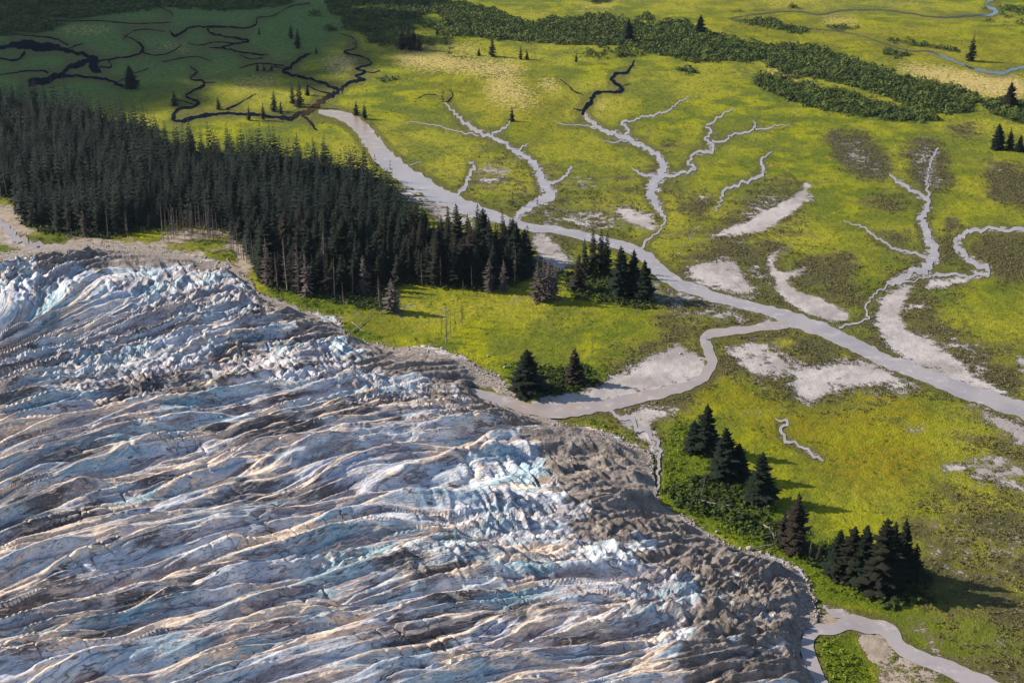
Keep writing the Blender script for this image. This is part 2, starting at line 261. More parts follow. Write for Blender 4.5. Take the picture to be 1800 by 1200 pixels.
def _st(m, pts, kw):
    for x, y, wd in catmull(pts, 3.0):
        r = wd * kw / 2; a = (x - RX0) * RS; b = (y - RY0) * RS; rr = max(r * RS, .8); x0, x1, y0, y1 = int(a - rr - 1), int(a + rr + 2), int(b - rr - 1), int(b + rr + 2)
        if x0 < 0 or y0 < 0 or x1 >= RW or y1 >= RH: continue
        Y, X = np.mgrid[y0:y1, x0:x1]; q = m[y0:y1, x0:x1]; q[np.hypot(X + .5 - a, Y + .5 - b) < rr] = 1
for pts, k in RIVER:
    if k == 'stream': _st(_t, pts, 1.35)
LAY['silt'] = np.maximum(LAY['silt'], blur(_t, 4) * .50); _u = np.zeros((RH, RW))
for pts in ([(1420,323,7),(1410,342,12),(1388,362,18),(1352,382,24),(1322,398,20),(1290,405,10),(1250,416,5)], [(1440,345,5),(1405,351,8)], [(1388,440,5),(1356,450,8),(1354,466,9),(1366,486,12),(1378,508,18),(1410,530,24),(1450,545,26),(1485,556,14)],
            [(1420,470,6),(1395,482,9),(1368,484,8)], [(1340,372,8),(1358,382,6)], [(1275,615,8),(1320,640,6),(1365,668,5)], [(1470,690,5),(1540,690,5),(1615,692,4)], [(1215,352,2),(1235,380,3),(1210,420,3),(1185,450,2)], [(1305,560,4),(1345,548,3)],
            [(1745,478,5),(1690,492,8),(1630,502,12)], [(1640,535,5),(1590,542,8)], [(1660,300,3),(1645,330,5)]): _st(_u, pts, 1.25)
LAY['silt'] = np.maximum(LAY['silt'], blur(_u, 3) * 1.0)
LAY['mud'] *= 1 - np.clip(LAY['lush'] * 1.3, 0, 1); _near = blur(LAY['silt'], 34); LAY['scrub'] = np.maximum(np.clip(LAY['scrub'] * 1.25, 0, 1), np.clip(_near * 1.9, 0, .60))
# pale clearings inside the dark willow band
for poly in ([(862,8),(900,12),(960,30),(958,38),(925,40),(890,24)], [(735,26),(760,22),(790,34),(780,42),(740,40)], [(955,58),(975,58),(970,66)], [(600,10),(690,2),(680,12),(620,20)],
             [(1095,30),(1140,40),(1170,38),(1150,46),(1110,44)], [(1360,140),(1440,138),(1520,160),(1600,185),(1560,181),(1480,160),(1400,146)]):
    t = np.zeros((RH, RW)); fill_poly(t, poly, 1.0); LAY['dark'] *= 1 - blur(t, 1.5)
WAT = np.zeros((RH, RW))
def stamp(m, pts):
    c = catmull(pts, 3.0)
    for x, y, wd in c:
        r = max(wd / 2, 1.5); a = (x - RX0) * RS; b = (y - RY0) * RS; rr = r * RS
        x0, x1, y0, y1 = int(a - rr - 1), int(a + rr + 2), int(b - rr - 1), int(b + rr + 2)
        if x0 < 0 or y0 < 0 or x1 >= RW or y1 >= RH: continue
        Y, X = np.mgrid[y0:y1, x0:x1]; s = m[y0:y1, x0:x1]; s[np.hypot(X + .5 - a, Y + .5 - b) < rr + .4] = 1
RIVER = [([(a, b, w_ * (.74 if k == 'stream' else 1)) for a, b, w_ in pts], k) for pts, k in RIVER]
SLOUGH = [[(a, b, w_ * (.8 if w_ > 12 else .62)) for a, b, w_ in pts] for pts in SLOUGH]
for pts, k in RIVER: stamp(WAT, pts)
for pts in SLOUGH: stamp(WAT, pts)
WATB = blur(WAT, 3)
GL = np.zeros((RH, RW)); fill_poly(GL, GLACIER, 1.0); GLB = blur(GL, 2); GLW = blur(GL, 40); GLM = blur(GL, 14)
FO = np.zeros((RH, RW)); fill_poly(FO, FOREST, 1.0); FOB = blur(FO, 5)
def samp(m, px, py):
    a = np.clip((px - RX0) * RS - .5, 0, RW - 1.001); b = np.clip((py - RY0) * RS - .5, 0, RH - 1.001)
    i = a.astype(int); j = b.astype(int); u = a - i; v = b - j
    return (m[j, i] * (1 - u) + m[j, i + 1] * u) * (1 - v) + (m[j + 1, i] * (1 - u) + m[j + 1, i + 1] * u) * v

# ------------------------------------------------------------------ node helper
class NT:
    def __init__(s, name):
        s.m = bpy.data.materials.new(name); s.m.use_nodes = True; s.t = s.m.node_tree; s.b = s.t.nodes['Principled BSDF']
    def put(s, sock, v):
        if isinstance(v, bpy.types.NodeSocket): s.t.links.new(v, sock)
        elif isinstance(v, tuple) and len(v) == 3 and sock.type == 'RGBA': sock.default_value = (*v, 1)
        else: sock.default_value = v
    def math(s, op, a, b=0.0, c=None, clamp=False):
        n = s.t.nodes.new('ShaderNodeMath'); n.operation = op; n.use_clamp = clamp; s.put(n.inputs[0], a); s.put(n.inputs[1], b)
        if c is not None: s.put(n.inputs[2], c)
        return n.outputs[0]
    def mix(s, f, a, b, mode='MIX'):
        n = s.t.nodes.new('ShaderNodeMix'); n.data_type = 'RGBA'; n.blend_type = mode; s.put(n.inputs[0], f); s.put(n.inputs[6], a); s.put(n.inputs[7], b); return n.outputs[2]
    def step(s, x, lo, hi, a=0.0, b=1.0):
        n = s.t.nodes.new('ShaderNodeMapRange'); n.interpolation_type = 'SMOOTHSTEP'; s.put(n.inputs[0], x); s.put(n.inputs[1], lo); s.put(n.inputs[2], hi); s.put(n.inputs[3], a); s.put(n.inputs[4], b); return n.outputs[0]
    def attr(s, name):
        n = s.t.nodes.new('ShaderNodeAttribute'); n.attribute_name = name; return n
    def sep(s, c):
        n = s.t.nodes.new('ShaderNodeSeparateColor'); s.put(n.inputs[0], c); return n.outputs
    def pos(s): return s.t.nodes.new('ShaderNodeNewGeometry').outputs['Position']
    def vmul(s, v, k):
        n = s.t.nodes.new('ShaderNodeVectorMath'); n.operation = 'MULTIPLY'; s.put(n.inputs[0], v); n.inputs[1].default_value = k; return n.outputs[0]
    def noise(s, v, sc, det=4, rough=.55, dist=0.0, typ=None):
        n = s.t.nodes.new('ShaderNodeTexNoise'); s.put(n.inputs['Vector'], v); n.inputs['Scale'].default_value = sc; n.inputs['Detail'].default_value = det
        n.inputs['Roughness'].default_value = rough; n.inputs['Distortion'].default_value = dist
        if typ: n.noise_type = typ
        return n.outputs[0]
    def vor(s, v, sc, feat='F1', out=0):
        n = s.t.nodes.new('ShaderNodeTexVoronoi'); n.feature = feat; s.put(n.inputs['Vector'], v); n.inputs['Scale'].default_value = sc; return n.outputs[out]
    def bump(s, h, dist, st=1.0, nrm=None):
        n = s.t.nodes.new('ShaderNodeBump'); s.put(n.inputs['Height'], h); n.inputs['Distance'].default_value = dist; n.inputs['Strength'].default_value = st
        if nrm is not None: s.put(n.inputs['Normal'], nrm)
        return n.outputs[0]
    def fin(s, col, rough=.9, nrm=None, spec=.2):
        s.put(s.b.inputs['Base Color'], col); s.put(s.b.inputs['Roughness'], rough); s.put(s.b.inputs['Specular IOR Level'], spec)
        if nrm is not None: s.put(s.b.inputs['Normal'], nrm)
        return s.m

# ------------------------------------------------------------------ mesh helpers
COL = SC.collection
def mesh_np(name, V, F, mat=None, smooth=False, corners=4):
    me = bpy.data.meshes.new(name); V = np.asarray(V, np.float32); F = np.asarray(F, np.int32)
    me.vertices.add(len(V)); me.vertices.foreach_set('co', V.ravel()); k = F.shape[1]
    me.loops.add(F.size); me.loops.foreach_set('vertex_index', F.ravel())
    me.polygons.add(len(F)); me.polygons.foreach_set('loop_start', np.arange(0, F.size, k, dtype=np.int32))
    if smooth: me.polygons.foreach_set('use_smooth', np.ones(len(F), bool))
    me.update(calc_edges=True)
    if mat: me.materials.append(mat)
    return me
def add_col(me, name, A):
    a = me.attributes.new(name, 'FLOAT_COLOR', 'POINT'); a.data.foreach_set('color', np.asarray(A, np.float32).ravel())
def obj(name, me, parent=None, kind=None, label=None, cat=None, group=None, loc=None):
    o = bpy.data.objects.new(name, me); COL.objects.link(o)
    if parent: o.parent = parent
    if kind: o['kind'] = kind
    if label: o['label'] = label
    if cat: o['category'] = cat
    if group: o['group'] = group
    if loc is not None: o.location = loc
    return o
def grid_faces(nr, nc, keep=None):
    i = np.arange(nr - 1)[:, None] * nc + np.arange(nc - 1)[None]; F = np.stack([i, i + 1, i + nc + 1, i + nc], -1).reshape(-1, 4)
    if keep is not None: F = F[keep[F].any(1)]
    used = np.unique(F); mp = np.zeros(nr * nc, np.int64); mp[used] = np.arange(len(used))
    return mp[F], used

# ------------------------------------------------------------------ ground
def ground_z(x, y, px, py):
    wt = samp(WATB, px, py); near = 1 - ss(.02, .3, wt)
    z = (fbm(x / 38, y / 38, 3, 2) * .5 + fbm(x / 6, y / 6, 3, 5) * .35) * near - .05
    bank = ss(.05, .35, wt) * (1 - ss(.5, .8, wt)) * .12
    return z - bank
def build_ground():
    cx = np.concatenate([np.linspace(-9000, -2600, 30), np.linspace(-2500, -430, 80), np.arange(-400, 2200, 2.2), np.linspace(2220, 4300, 80), np.linspace(4500, 11000, 30)])
    ry = np.concatenate([-430 + np.geomspace(3, 250, 60), np.arange(-175, 1260, 2.0), np.linspace(1270, 3200, 60)])
    PX, PY = np.meshgrid(cx, ry); X, Y = G(PX, PY)
    px, py, x, y = PX.ravel(), PY.ravel(), X.ravel(), Y.ravel()
    z = ground_z(x, y, px, py)
    inf = (px > -400) & (px < 2200)
    z = np.where(np.hypot(x, y) > 3500, 0, z)
    g = samp(GLM, px, py); z = z - g * 1.0
    keep = (samp(GLB, px, py) < .98) | ~inf
    F, used = grid_faces(len(ry), len(cx), keep)
    F = F[:, ::-1]
    px, py, x, y, z = px[used], py[used], x[used], y[used], z[used]
    me = mesh_np('ground', np.stack([x, y, z], 1), F, None, True)
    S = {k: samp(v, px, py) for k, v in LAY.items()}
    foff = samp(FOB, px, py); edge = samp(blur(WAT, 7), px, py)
    far = ss(1900, 2600, y)
    S['dark'] = np.maximum(S['dark'], far * (.5 + .5 * gn(x / 300, y / 120, 4)))
    add_col(me, 'ma', np.stack([S['silt'], S['mud'], S['tan'], S['dark']], 1))
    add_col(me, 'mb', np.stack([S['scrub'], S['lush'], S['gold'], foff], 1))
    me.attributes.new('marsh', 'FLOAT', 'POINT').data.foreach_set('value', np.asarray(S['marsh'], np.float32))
    me.attributes.new('edge', 'FLOAT', 'POINT').data.foreach_set('value', np.asarray(np.maximum(edge, 0), np.float32))
    n = NT('meadow_and_silt'); p = n.pos()
    a = n.attr('ma'); ca = n.sep(a.outputs['Color']); b = n.attr('mb'); cb = n.sep(b.outputs['Color']); ed = n.attr('edge').outputs['Fac']
    silt, mud, tan, dark = ca[0], ca[1], ca[2], a.outputs['Alpha']; scrub, lush, gold, fo = cb[0], cb[1], cb[2], b.outputs['Alpha']
    big = n.noise(p, .006, 3); mid = n.noise(p, .03, 5, .6); sm = n.noise(p, .16, 5, .65); fine = n.noise(p, .9, 4, .7); grain = n.noise(p, 3.2, 3, .7)
    streak = n.noise(n.vmul(p, (1, .45, 1)), .35, 4, .7)
    c = n.mix(n.step(mid, .40, .60), (.10, .135, .010), (.25, .265, .004))
    c = n.mix(n.step(big, .42, .62), c, n.mix(n.step(sm, .4, .6), (.19, .21, .01), (.33, .31, .03)))
    c = n.mix(n.step(n.noise(n.vmul(p, (1, .6, 1)), .018, 5, .65), .47, .60, 0, .75), c, n.mix(n.step(sm, .4, .6), (.075, .105, .012), (.13, .155, .018)))
    c = n.mix(n.step(sm, .54, .66, 0, .75), c, (.075, .095, .014)); c = n.mix(n.step(fine, .56, .68, 0, .6), c, (.055, .07, .012))
    c = n.mix(n.math('MULTIPLY', gold, n.step(sm, .3, .6)), c, n.mix(n.step(mid, .4, .6), (.24, .19, .006), (.19, .175, .006)))
    c = n.mix(n.attr('marsh').outputs['Fac'], c, n.mix(n.step(sm, .35, .65), (.05, .115, .03), (.11, .19, .05)))  # painted shade: darker, cooler green where the cloud's shadow lies
    def cover(c, m, col, na, nb, k1=.5, k2=.35, w_=.06, th=.5):
        v = n.math('ADD', m, n.math('ADD', n.math('MULTIPLY', n.math('SUBTRACT', na, .5), k1), n.math('MULTIPLY', n.math('SUBTRACT', nb, .5), k2)))
        v = n.math('MULTIPLY', n.step(v, th - w_, th + w_), n.step(m, .02, .2)); return n.mix(v, c, col), v
    c, _ = cover(c, tan, n.mix(n.step(sm, .3, .7), (.56, .43, .20), (.33, .28, .08)), sm, streak, 1.8, 2.2, .2, .34)
    c, _ = cover(c, scrub, n.mix(n.step(fine, .35, .65), (.05, .053, .02), (.12, .11, .045)), mid, fine, 2.2, 1.6, .22, .44)
    c, _ = cover(c, lush, n.mix(n.step(fine, .35, .65), (.045, .08, .006), (.14, .185, .008)), sm, fine, 1.2, .8, .2)
    c, _ = cover(c, dark, (.03, .05, .012), mid, fine, 1.2, .8, .12)
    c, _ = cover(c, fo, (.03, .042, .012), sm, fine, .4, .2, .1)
    # olive fringe along the channels
    c = n.mix(n.math('MULTIPLY', n.step(n.math('ADD', ed, n.math('MULTIPLY', n.math('SUBTRACT', sm, .5), .4)), .08, .26), .75), c, n.mix(n.step(fine, .4, .6), (.06, .06, .018), (.12, .12, .03)))
    siltc = n.mix(n.step(mid, .35, .62), (.235, .22, .225), (.355, .34, .35)); siltc = n.mix(n.step(fine, .56, .72, 0, .5), siltc, (.17, .155, .13))
    mudc = n.mix(n.step(sm, .3, .7), (.20, .17, .14), (.30, .26, .22))
    c, vm = cover(c, mud, mudc, sm, fine, 1.4, 1.2, .12)
    c, vs = cover(c, silt, siltc, n.math('ADD', n.math('MULTIPLY', sm, .55), n.math('MULTIPLY', n.noise(p, .07, 4, .6), .45)), n.math('ADD', n.math('MULTIPLY', fine, .6), n.math('MULTIPLY', streak, .4)), 2.9, 1.5, .13, .44)
    bare = n.math('MAXIMUM', vm, vs)
    c = n.mix(1.0, c, n.mix(bare, n.mix(n.step(grain, .25, .75), (.5, .5, .5), (1.45, 1.45, 1.45)), (1, 1, 1)), 'MULTIPLY')
    hgt = n.math('ADD', n.math('MULTIPLY', fine, 1.0), n.math('ADD', n.math('MULTIPLY', sm, 2.2), n.math('MULTIPLY', grain, .3)))
    hgt = n.math('MULTIPLY', hgt, n.math('SUBTRACT', 1.0, n.math('MULTIPLY', bare, .82)))
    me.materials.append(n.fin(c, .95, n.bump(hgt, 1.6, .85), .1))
    obj('ground', me, kind='structure')
build_ground()

# ------------------------------------------------------------------ water
def water_mats():
    n = NT('silty_water'); t = n.attr('tone').outputs['Fac']; p = n.pos()
    c = n.mix(t, (.27, .255, .27), (.27, .20, .14)); c = n.mix(n.step(n.noise(p, .045, 5, .65), .38, .66, 0, .7), c, (.20, .19, .215)); c = n.mix(n.step(n.noise(p, .11, 5, .7), .54, .66, 0, .6), c, (.38, .36, .365))
    A = n.fin(c, .24, n.bump(n.noise(p, .8, 3), .05, .3), .3)
    n = NT('dark_water'); t = n.attr('tone').outputs['Fac']
    B = n.fin(n.mix(t, (.003, .007, .016), (.05, .03, .018)), .45, n.bump(n.noise(n.pos(), .6, 3), .05, .3), .0)
    B.node_tree.nodes['Principled BSDF'].inputs['IOR'].default_value = 1.06
    n = NT('clear_creek'); t = n.attr('tone').outputs['Fac']
    C = n.fin(n.mix(t, (.03, .05, .06), (.02, .03, .012)), n.mix(t, (.12, .12, .12), (.7, .7, .7)), n.bump(n.noise(n.pos(), .6, 3), .05, .3), .5)
    return A, B, C
WA, WB, WC = water_mats()
_zi = [0]
def ribbon(name, pts, mat, tone, wob=.22):
    c = catmull(pts, 3.0); _zi[0] += 1; s = _zi[0]
    d = np.gradient(c[:, :2], axis=0); d[:, 0] += 1e-6; nn = np.stack([-d[:, 1], d[:, 0]], 1); nn /= np.maximum(np.hypot(nn[:, 0], nn[:, 1]), 1e-6)[:, None]
    wx, wy = G(c[:, 0], c[:, 1]); wd = np.maximum(c[:, 2], 1.2)
    pm = pxm(wy); am = np.minimum((.16 if wob > .3 else wob) * wd, (.5 + wob) * pm) 
    def jit(q): return am * (gn(wx / 9, wy / 9, q) + .6 * gn(wx / 3.4, wy / 3.4, q + 1)) * 1.3
    wig = np.minimum(min(wob, .35) * wd * 1.6, 2.2 * pm) * (gn(wx / 12, wy / 12, s + 5) + .5 * gn(wx / 5, wy / 5, s + 7))
    a = c[:, :2] + nn * (wd / 2 + jit(s) + wig)[:, None]; b = c[:, :2] - nn * (wd / 2 + jit(s + 2) - wig)[:, None]
    L_ = np.r_[0, np.cumsum(np.hypot(np.diff(wx), np.diff(wy)))]; zz = (wob > .3) * np.minimum(1.0 * wd, 1.3 * pm) * (gn(L_ / 6.5, L_ * 0 + s, 3) + .5 * gn(L_ / 2.8, L_ * 0 + s, 4)) * 1.5
    a = a + nn * zz[:, None]; b = b + nn * zz[:, None]
    rows = [a * (1 - k) + b * k for k in (0, .5, 1)]
    V = []
    for r in rows:
        X, Y = G(r[:, 0], r[:, 1]); V.append(np.stack([X, Y, np.full(len(X), .05 + .004 * s)], 1))
    n = len(c); V = np.vstack(V); i = np.arange(n - 1)
    F = np.vstack([np.stack([i, i + 1, i + 1 + n, i + n], 1), np.stack([i + n, i + n + 1, i + 1 + 2 * n, i + 2 * n], 1)])
    me = mesh_np(name, V, F, mat); nz = np.zeros(len(me.polygons) * 3, np.float32); me.polygons.foreach_get('normal', nz)
    if nz[2::3].mean() < 0: me.flip_normals()
    tv = np.tile(tone(c[:, 0], c[:, 1]), 3)
    me.attributes.new('tone', 'FLOAT', 'POINT').data.foreach_set('value', tv.astype(np.float32))
    return obj(name, me, kind='structure')
for pts, k in RIVER:
    if k == 'creek': ribbon('creek', pts, WC, (lambda x, y: 1 - ss(1715, 1745, x)) if pts[0][0] in (1755, 1770) else (lambda x, y: 1 - ss(1625, 1665, x)), .2)
    else:
        first = pts[0][0] == 560 or pts[0][0] in (782, 716, 1026)
        ribbon(k, pts, WA, (lambda x, y: (1 - ss(215, 330, y))) if pts[0][0] == 560 else (lambda x, y: (1 - ss(185, 262, y))) if pts[0][0] in (782, 716) else
               (lambda x, y: 1 - ss(195, 235, y)) if pts[0][0] == 1026 else (lambda x, y: np.full(x.shape, .35)) if pts[0][0] in (826, -60) else (lambda x, y: x * 0), .07 if k == 'river' else .5)
for pts in SLOUGH:
    ribbon('tidal_channel', pts, WB, lambda x, y: np.exp(-((x - 550) / 32) ** 2 - ((y - 188) / 22) ** 2), .3)

# ------------------------------------------------------------------ glacier
FLOW = [
 [(-700,500),(-300,472),(0,440),(200,415),(400,395),(700,370)], [(-700,560),(-300,525),(0,470),(150,445),(330,428),(500,415)],
 [(-300,560),(0,500),(100,470),(200,455),(330,462)],
 [(-300,740),(0,640),(100,590),(200,545),(300,505),(420,490)],
 [(-300,800),(0,705),(150,665),(300,630),(400,600),(560,572)],
 [(-300,900),(0,798),(100,768),(250,745),(400,728),(600,700),(800,680)],
 [(-300,980),(0,868),(150,822),(300,795),(500,760),(700,730),(900,725)],
 [(-300,1080),(0,965),(120,915),(250,890),(400,855),(600,818),(750,792),(900,775),(1100,785)],
 [(-300,1130),(0,1010),(200,955),(340,938),(600,900),(700,872),(850,850),(1100,850)],
 [(-300,1200),(0,1085),(150,1040),(300,995),(450,970),(600,945),(800,945),(1000,930),(1200,925)],
 [(-300,1240),(0,1145),(170,1108),(280,1082),(430,1052),(600,1018),(750,1000),(850,990),(1000,985),(1150,985),(1280,960)],
 [(-300,1290),(0,1195),(200,1172),(280,1145),(400,1108),(600,1080),(700,1060),(900,1045),(1100,1040),(1250,1030),(1350,985)],
 [(-300,1350),(0,1280),(300,1210),(600,1135),(900,1105),(1100,1090),(1300,1065),(1400,1035)],
 [(0,1380),(600,1200),(900,1165),(1200,1130),(1400,1090)], [(0,1500),(600,1320),(1000,1240),(1300,1180),(1450,1150)]]
def flow_coords():
    pts = []; val = []
    for ln in FLOW:
        c = catmull([(a, b, 0) for a, b in ln], 60)[:, :2]; k = np.argmin(abs(c[:, 0] - 320)); t = G(c[k, 0], c[k, 1])[1]
        X, Y = G(c[:, 0], c[:, 1]); pts.append(np.stack([X, Y], 1)); val += [t] * len(c)
    return np.vstack(pts) / 300, np.array(val)
FP, FV = flow_coords()
def tps(d): return np.where(d > 0, d * d * np.log(d + 1e-12), 0)
_n = len(FP); _K = tps(np.hypot(FP[:, None, 0] - FP[None, :, 0], FP[:, None, 1] - FP[None, :, 1])) + 2e-3 * np.eye(_n)
_Pm = np.c_[np.ones(_n), FP]; _A = np.block([[_K, _Pm], [_Pm.T, np.zeros((3, 3))]])
_sol = np.linalg.solve(_A, np.r_[FV, 0, 0, 0])
def flow_t(x, y):
    out = np.empty(x.shape)
    for i in range(0, len(x), 40000):
        a = x[i:i + 40000] / 300; b = y[i:i + 40000] / 300
        out[i:i + 40000] = tps(np.hypot(a[:, None] - FP[:, 0], b[:, None] - FP[:, 1])) @ _sol[:_n] + _sol[_n] + _sol[_n + 1] * a + _sol[_n + 2] * b
    return out
# broken ice: (x, y, rx, ry, amount)
SERAC = [(30,500,110,42,.9),(330,520,130,50,1.0),(430,530,70,45,1),(250,650,200,60,.8),(480,650,120,40,.9),(920,920,130,45,1),(1120,960,120,45,1),(1330,1010,110,60,.7),(1000,830,160,35,.7),
         (90,470,60,18,.9),(1270,1060,170,90,.95),(1380,1120,70,60,.9),(1180,1000,90,40,.8),(600,640,90,25,.7),(860,1000,220,30,.55),(560,985,80,30,.4),(700,700,150,30,.5)]
DEB = [([(150,425),(290,440),(440,480),(500,525),(610,585),(850,635),(950,722),(1160,795),(1165,880),(1300,950),(1440,1030),(1450,1110),(1430,1230),(1395,1230),(1385,1150),(1395,1085),
  (1345,1020),(1260,985),(1180,945),(1110,915),(1040,880),(1000,820),(930,775),(850,735),(780,690),(700,650),(600,622),(540,600),(480,560),(430,505),(330,474),(180,455)], 1.0, 9),
 ([(560,590),(700,620),(850,640),(960,730),(1160,800),(1200,900),(1440,1030),(1440,1230),(1200,1230),(1160,1150),(1240,1060),(1130,1000),(1010,960),(960,890),(900,850),(960,820),(900,780),(800,740),(700,690),(600,650)], .66, 16),
 ([(880,740),(1010,760),(1150,800),(1190,900),(1300,950),(1440,1030),(1450,1230),(1300,1230),(1300,1140),(1260,1060),(1170,1010),(1080,960),(1000,930),(980,880),(930,840),(960,800)], .72, 14),
 ([(180,560),(420,560),(560,600),(600,640),(420,690),(260,740),(150,760),(200,690),(240,640)], .36, 20), ([(-400,410),(50,415),(200,418),(300,430),(420,475),(400,500),(300,482),(150,482),(60,470),(10,480),(-400,490)], .75, 8),([(60,450),(110,448),(130,470),(70,478)],1,6)]
DEBM = np.zeros((RH, RW))
for poly, v, b in DEB:
    t_ = np.zeros((RH, RW)); fill_poly(t_, poly, 1.0); DEBM = np.maximum(DEBM, blur(t_, b) * v)
# darker grit sheets and bare blue ice seen on the photograph: (x, y, rx, ry, slope)
GRIT = [(110,925,190,22,-.22),(60,900,120,16,-.2),(230,700,110,22,-.35),(330,690,90,18,-.3),(470,760,160,16,-.12),(620,730,130,20,-.1),(380,1010,90,12,-.3),(260,1060,120,14,-.2),
        (560,870,90,14,-.2),(700,1010,90,14,-.1),(90,1060,110,14,-.2),(900,1090,150,14,-.08),(760,1130,140,16,-.1),(420,880,110,12,-.25),(160,800,120,14,-.25),(1050,1130,130,16,-.1),
        (250,960,60,16,-.2),(350,1110,60,12,-.3),(40,1040,70,12,-.2),(460,560,60,14,-.2),(380,640,90,18,-.5)]
BLUEP = [(110,560,60,14,-.3),(90,545,70,16,-.35),(590,955,60,26,-.1),(470,905,40,12,-.5),(540,935,60,14,-.4),(60,1130,90,22,-.3),(230,1090,100,20,-.25),(520,1070,80,14,-.3),(900,1060,60,14,-.1),
         (330,730,60,12,-.1),(620,990,70,16,-.1),(950,1000,50,20,-.3),(60,720,50,18,-.3),(1240,1120,40,30,-.9),(760,870,80,12,-.2),(200,790,90,10,-.3),(780,960,70,16,-.1),(400,1150,110,14,-.3),(480,830,30,8,-.7),(270,880,90,9,-.15)]
def blobs(L, px, py):
    o = np.zeros(len(px))
    for a, b, rx, ry_, sl in L:
        dx = px - a; dy = py - b - sl * dx; o = np.maximum(o, np.exp(-((dx / rx) ** 2 + (dy / ry_) ** 2)))
    return o
def cells(u, v, s):
    """nearest jittered cell: border distance, id, offset from its centre"""
    u = u + s * 3.7; v = v + s * 8.1
    xi = np.floor(u).astype(np.int64); yi = np.floor(v).astype(np.int64)
    f1 = np.full(u.shape, 9.0); f2 = np.full(u.shape, 9.0); cid = np.zeros(u.shape); ou = np.zeros(u.shape); ov = np.zeros(u.shape)
    for i in (-1, 0, 1):
        for j in (-1, 0, 1):
            hh = PERM[(PERM[(xi + i) & 511] + yi + j) & 511]; du = u - (xi + i + HV[hh, 0]); dv = v - (yi + j + HV[hh, 1]); d = np.hypot(du, dv); c = d < f1
            f2 = np.where(c, f1, np.minimum(f2, d)); cid = np.where(c, HV[hh, 2], cid); ou = np.where(c, du, ou); ov = np.where(c, dv, ov); f1 = np.where(c, d, f1)
    return f2 - f1, cid, ou, ov
def build_glacier():
    cx = np.concatenate([np.linspace(-1500, -220, 120), np.arange(-200, 1560, 1.6)]); ry = np.concatenate([np.arange(290, 760, 1.0), np.arange(760, 1560, 1.25), np.linspace(1566, 2300, 90)])
    PX, PY = np.meshgrid(cx, ry); PY = PY - .2 * (np.clip(PX, -400, 1600) - 700); X, Y = G(PX, PY); px, py, x, y = PX.ravel(), PY.ravel(), X.ravel(), Y.ravel()
    out = (px < RX0 + 10) | (py > 1400)
    e = samp(GLB, px + 5 * gn(x / 9, y / 9, 71) + 3 * gn(x / 3, y / 3, 74), py + 4 * gn(x / 7, y / 7, 73) + 2 * gn(x / 2.4, y / 2.4, 75)); e = np.where(out, 1, e); keep = e > .4
    F, used = grid_faces(len(ry), len(cx), keep); F = F[:, ::-1]
    px, py, x, y, e, out = px[used], py[used], x[used], y[used], e[used], out[used]
    wide = np.where(out, 1, samp(GLW, px, py)); far_in = np.where(out, 1, samp(blur(GL, 110), px, py)); dm = np.where(out, 0, samp(DEBM, px, py))
    t = flow_t(x, y); s = x * .95 + y * .35
    zb = ss(.55, 1, wide) * 1.2 + ss(.6, 1, far_in) * 4; pv = py - zb * pxm(y)        # the surface stands a little above the plain
    dm = np.where(out, 0, samp(DEBM, px, pv)); ser = np.zeros(len(x))
    for a, b, rx, ry_, k in SERAC: ser = np.maximum(ser, k * np.exp(-(((px - a) / rx) ** 2 + ((pv - b) / ry_) ** 2) ** 1.3))
    ser = np.clip(ser * (1 + .9 * gn(s / 30, t / 16, 40)), 0, 1)
    def ridge(n, k=2.3): return 1 - np.clip(abs(n) * k, 0, 1)
    w1 = 8 * gn(s / 100, t / 42, 1) + 3 * gn(s / 36, t / 17, 2)
    tt = t - .15 * x * ss(250, 0, x) + w1 + .5 * gn(s / 10, t / 6, 31); s2 = s + 10 * gn(s / 45, t / 20, 32)
    # long lens-shaped slabs of ice between sharp braided crests
    b1, c1, u1, v1 = cells(s2 / 135, tt / 16, 1); b2, c2, u2, v2 = cells(s2 / 72 + .15 * tt / 7, tt / 6.8, 2); b3, c3_, u3, v3 = cells(s2 / 32, tt / 3.2, 3)
    n1 = gn(s / 150, tt / 19, 3); n2 = gn(s / 85, (tt + 2 * gn(s / 25, t / 9, 4)) / 9.5, 5); n3 = gn(s / 24, (tt + 1.2 * gn(s / 12, t / 5, 6)) / 4.6, 7)
    k2 = ss(-.1, .5, gn(s / 60, t / 26, 33) + .28); k3 = ss(.0, .5, gn(s / 45, t / 18, 34) + .05) * (1 - .85 * ss(760, 1000, y))
    m1 = ss(0, .26, b1); m2 = ss(0, .32, b2); m3 = ss(0, .4, b3)
    h = m1 * (2.2 * (c1 - .5) + 8.0 * v1 + 1.0 * u1) + k2 * m2 * (1.3 * (c2 - .5) + 4.6 * v2) + k3 * m3 * (.4 * (c3_ - .5) + 1.9 * v3)
    h += 2.6 * ridge(n1, 2.0) ** 1.3 + 1.5 * ridge(n2, 2.0) ** 1.3 * (1 - .5 * k2) + .3 * ridge(n3, 2.0) ** 1.3 + 1.4 * gn(s / 34, t / 26, 10)
    r1 = np.exp(-(b1 / .22) ** 2) * ss(-.05, .2, v1); r2 = np.exp(-(b2 / .24) ** 2) * ss(-.05, .2, v2); r3 = np.exp(-(b3 / .28) ** 2) * ss(-.05, .2, v3)
    rn = np.maximum(ss(.82, .97, ridge(n1, 2.0)), ss(.82, .97, ridge(n2, 2.0)) * .9)
    ang = .75; bx = s * math.cos(ang) - t * math.sin(ang) + 3 * gn(x / 11, y / 11, 12); by = s * math.sin(ang) + t * math.cos(ang) + 3 * gn(x / 11, y / 11, 13)
    q1, i1, a1, o1 = cells(bx / 11, by / 5.5, 3); q2, i2, a2, o2 = cells(bx / 5, by / 2.8, 5)
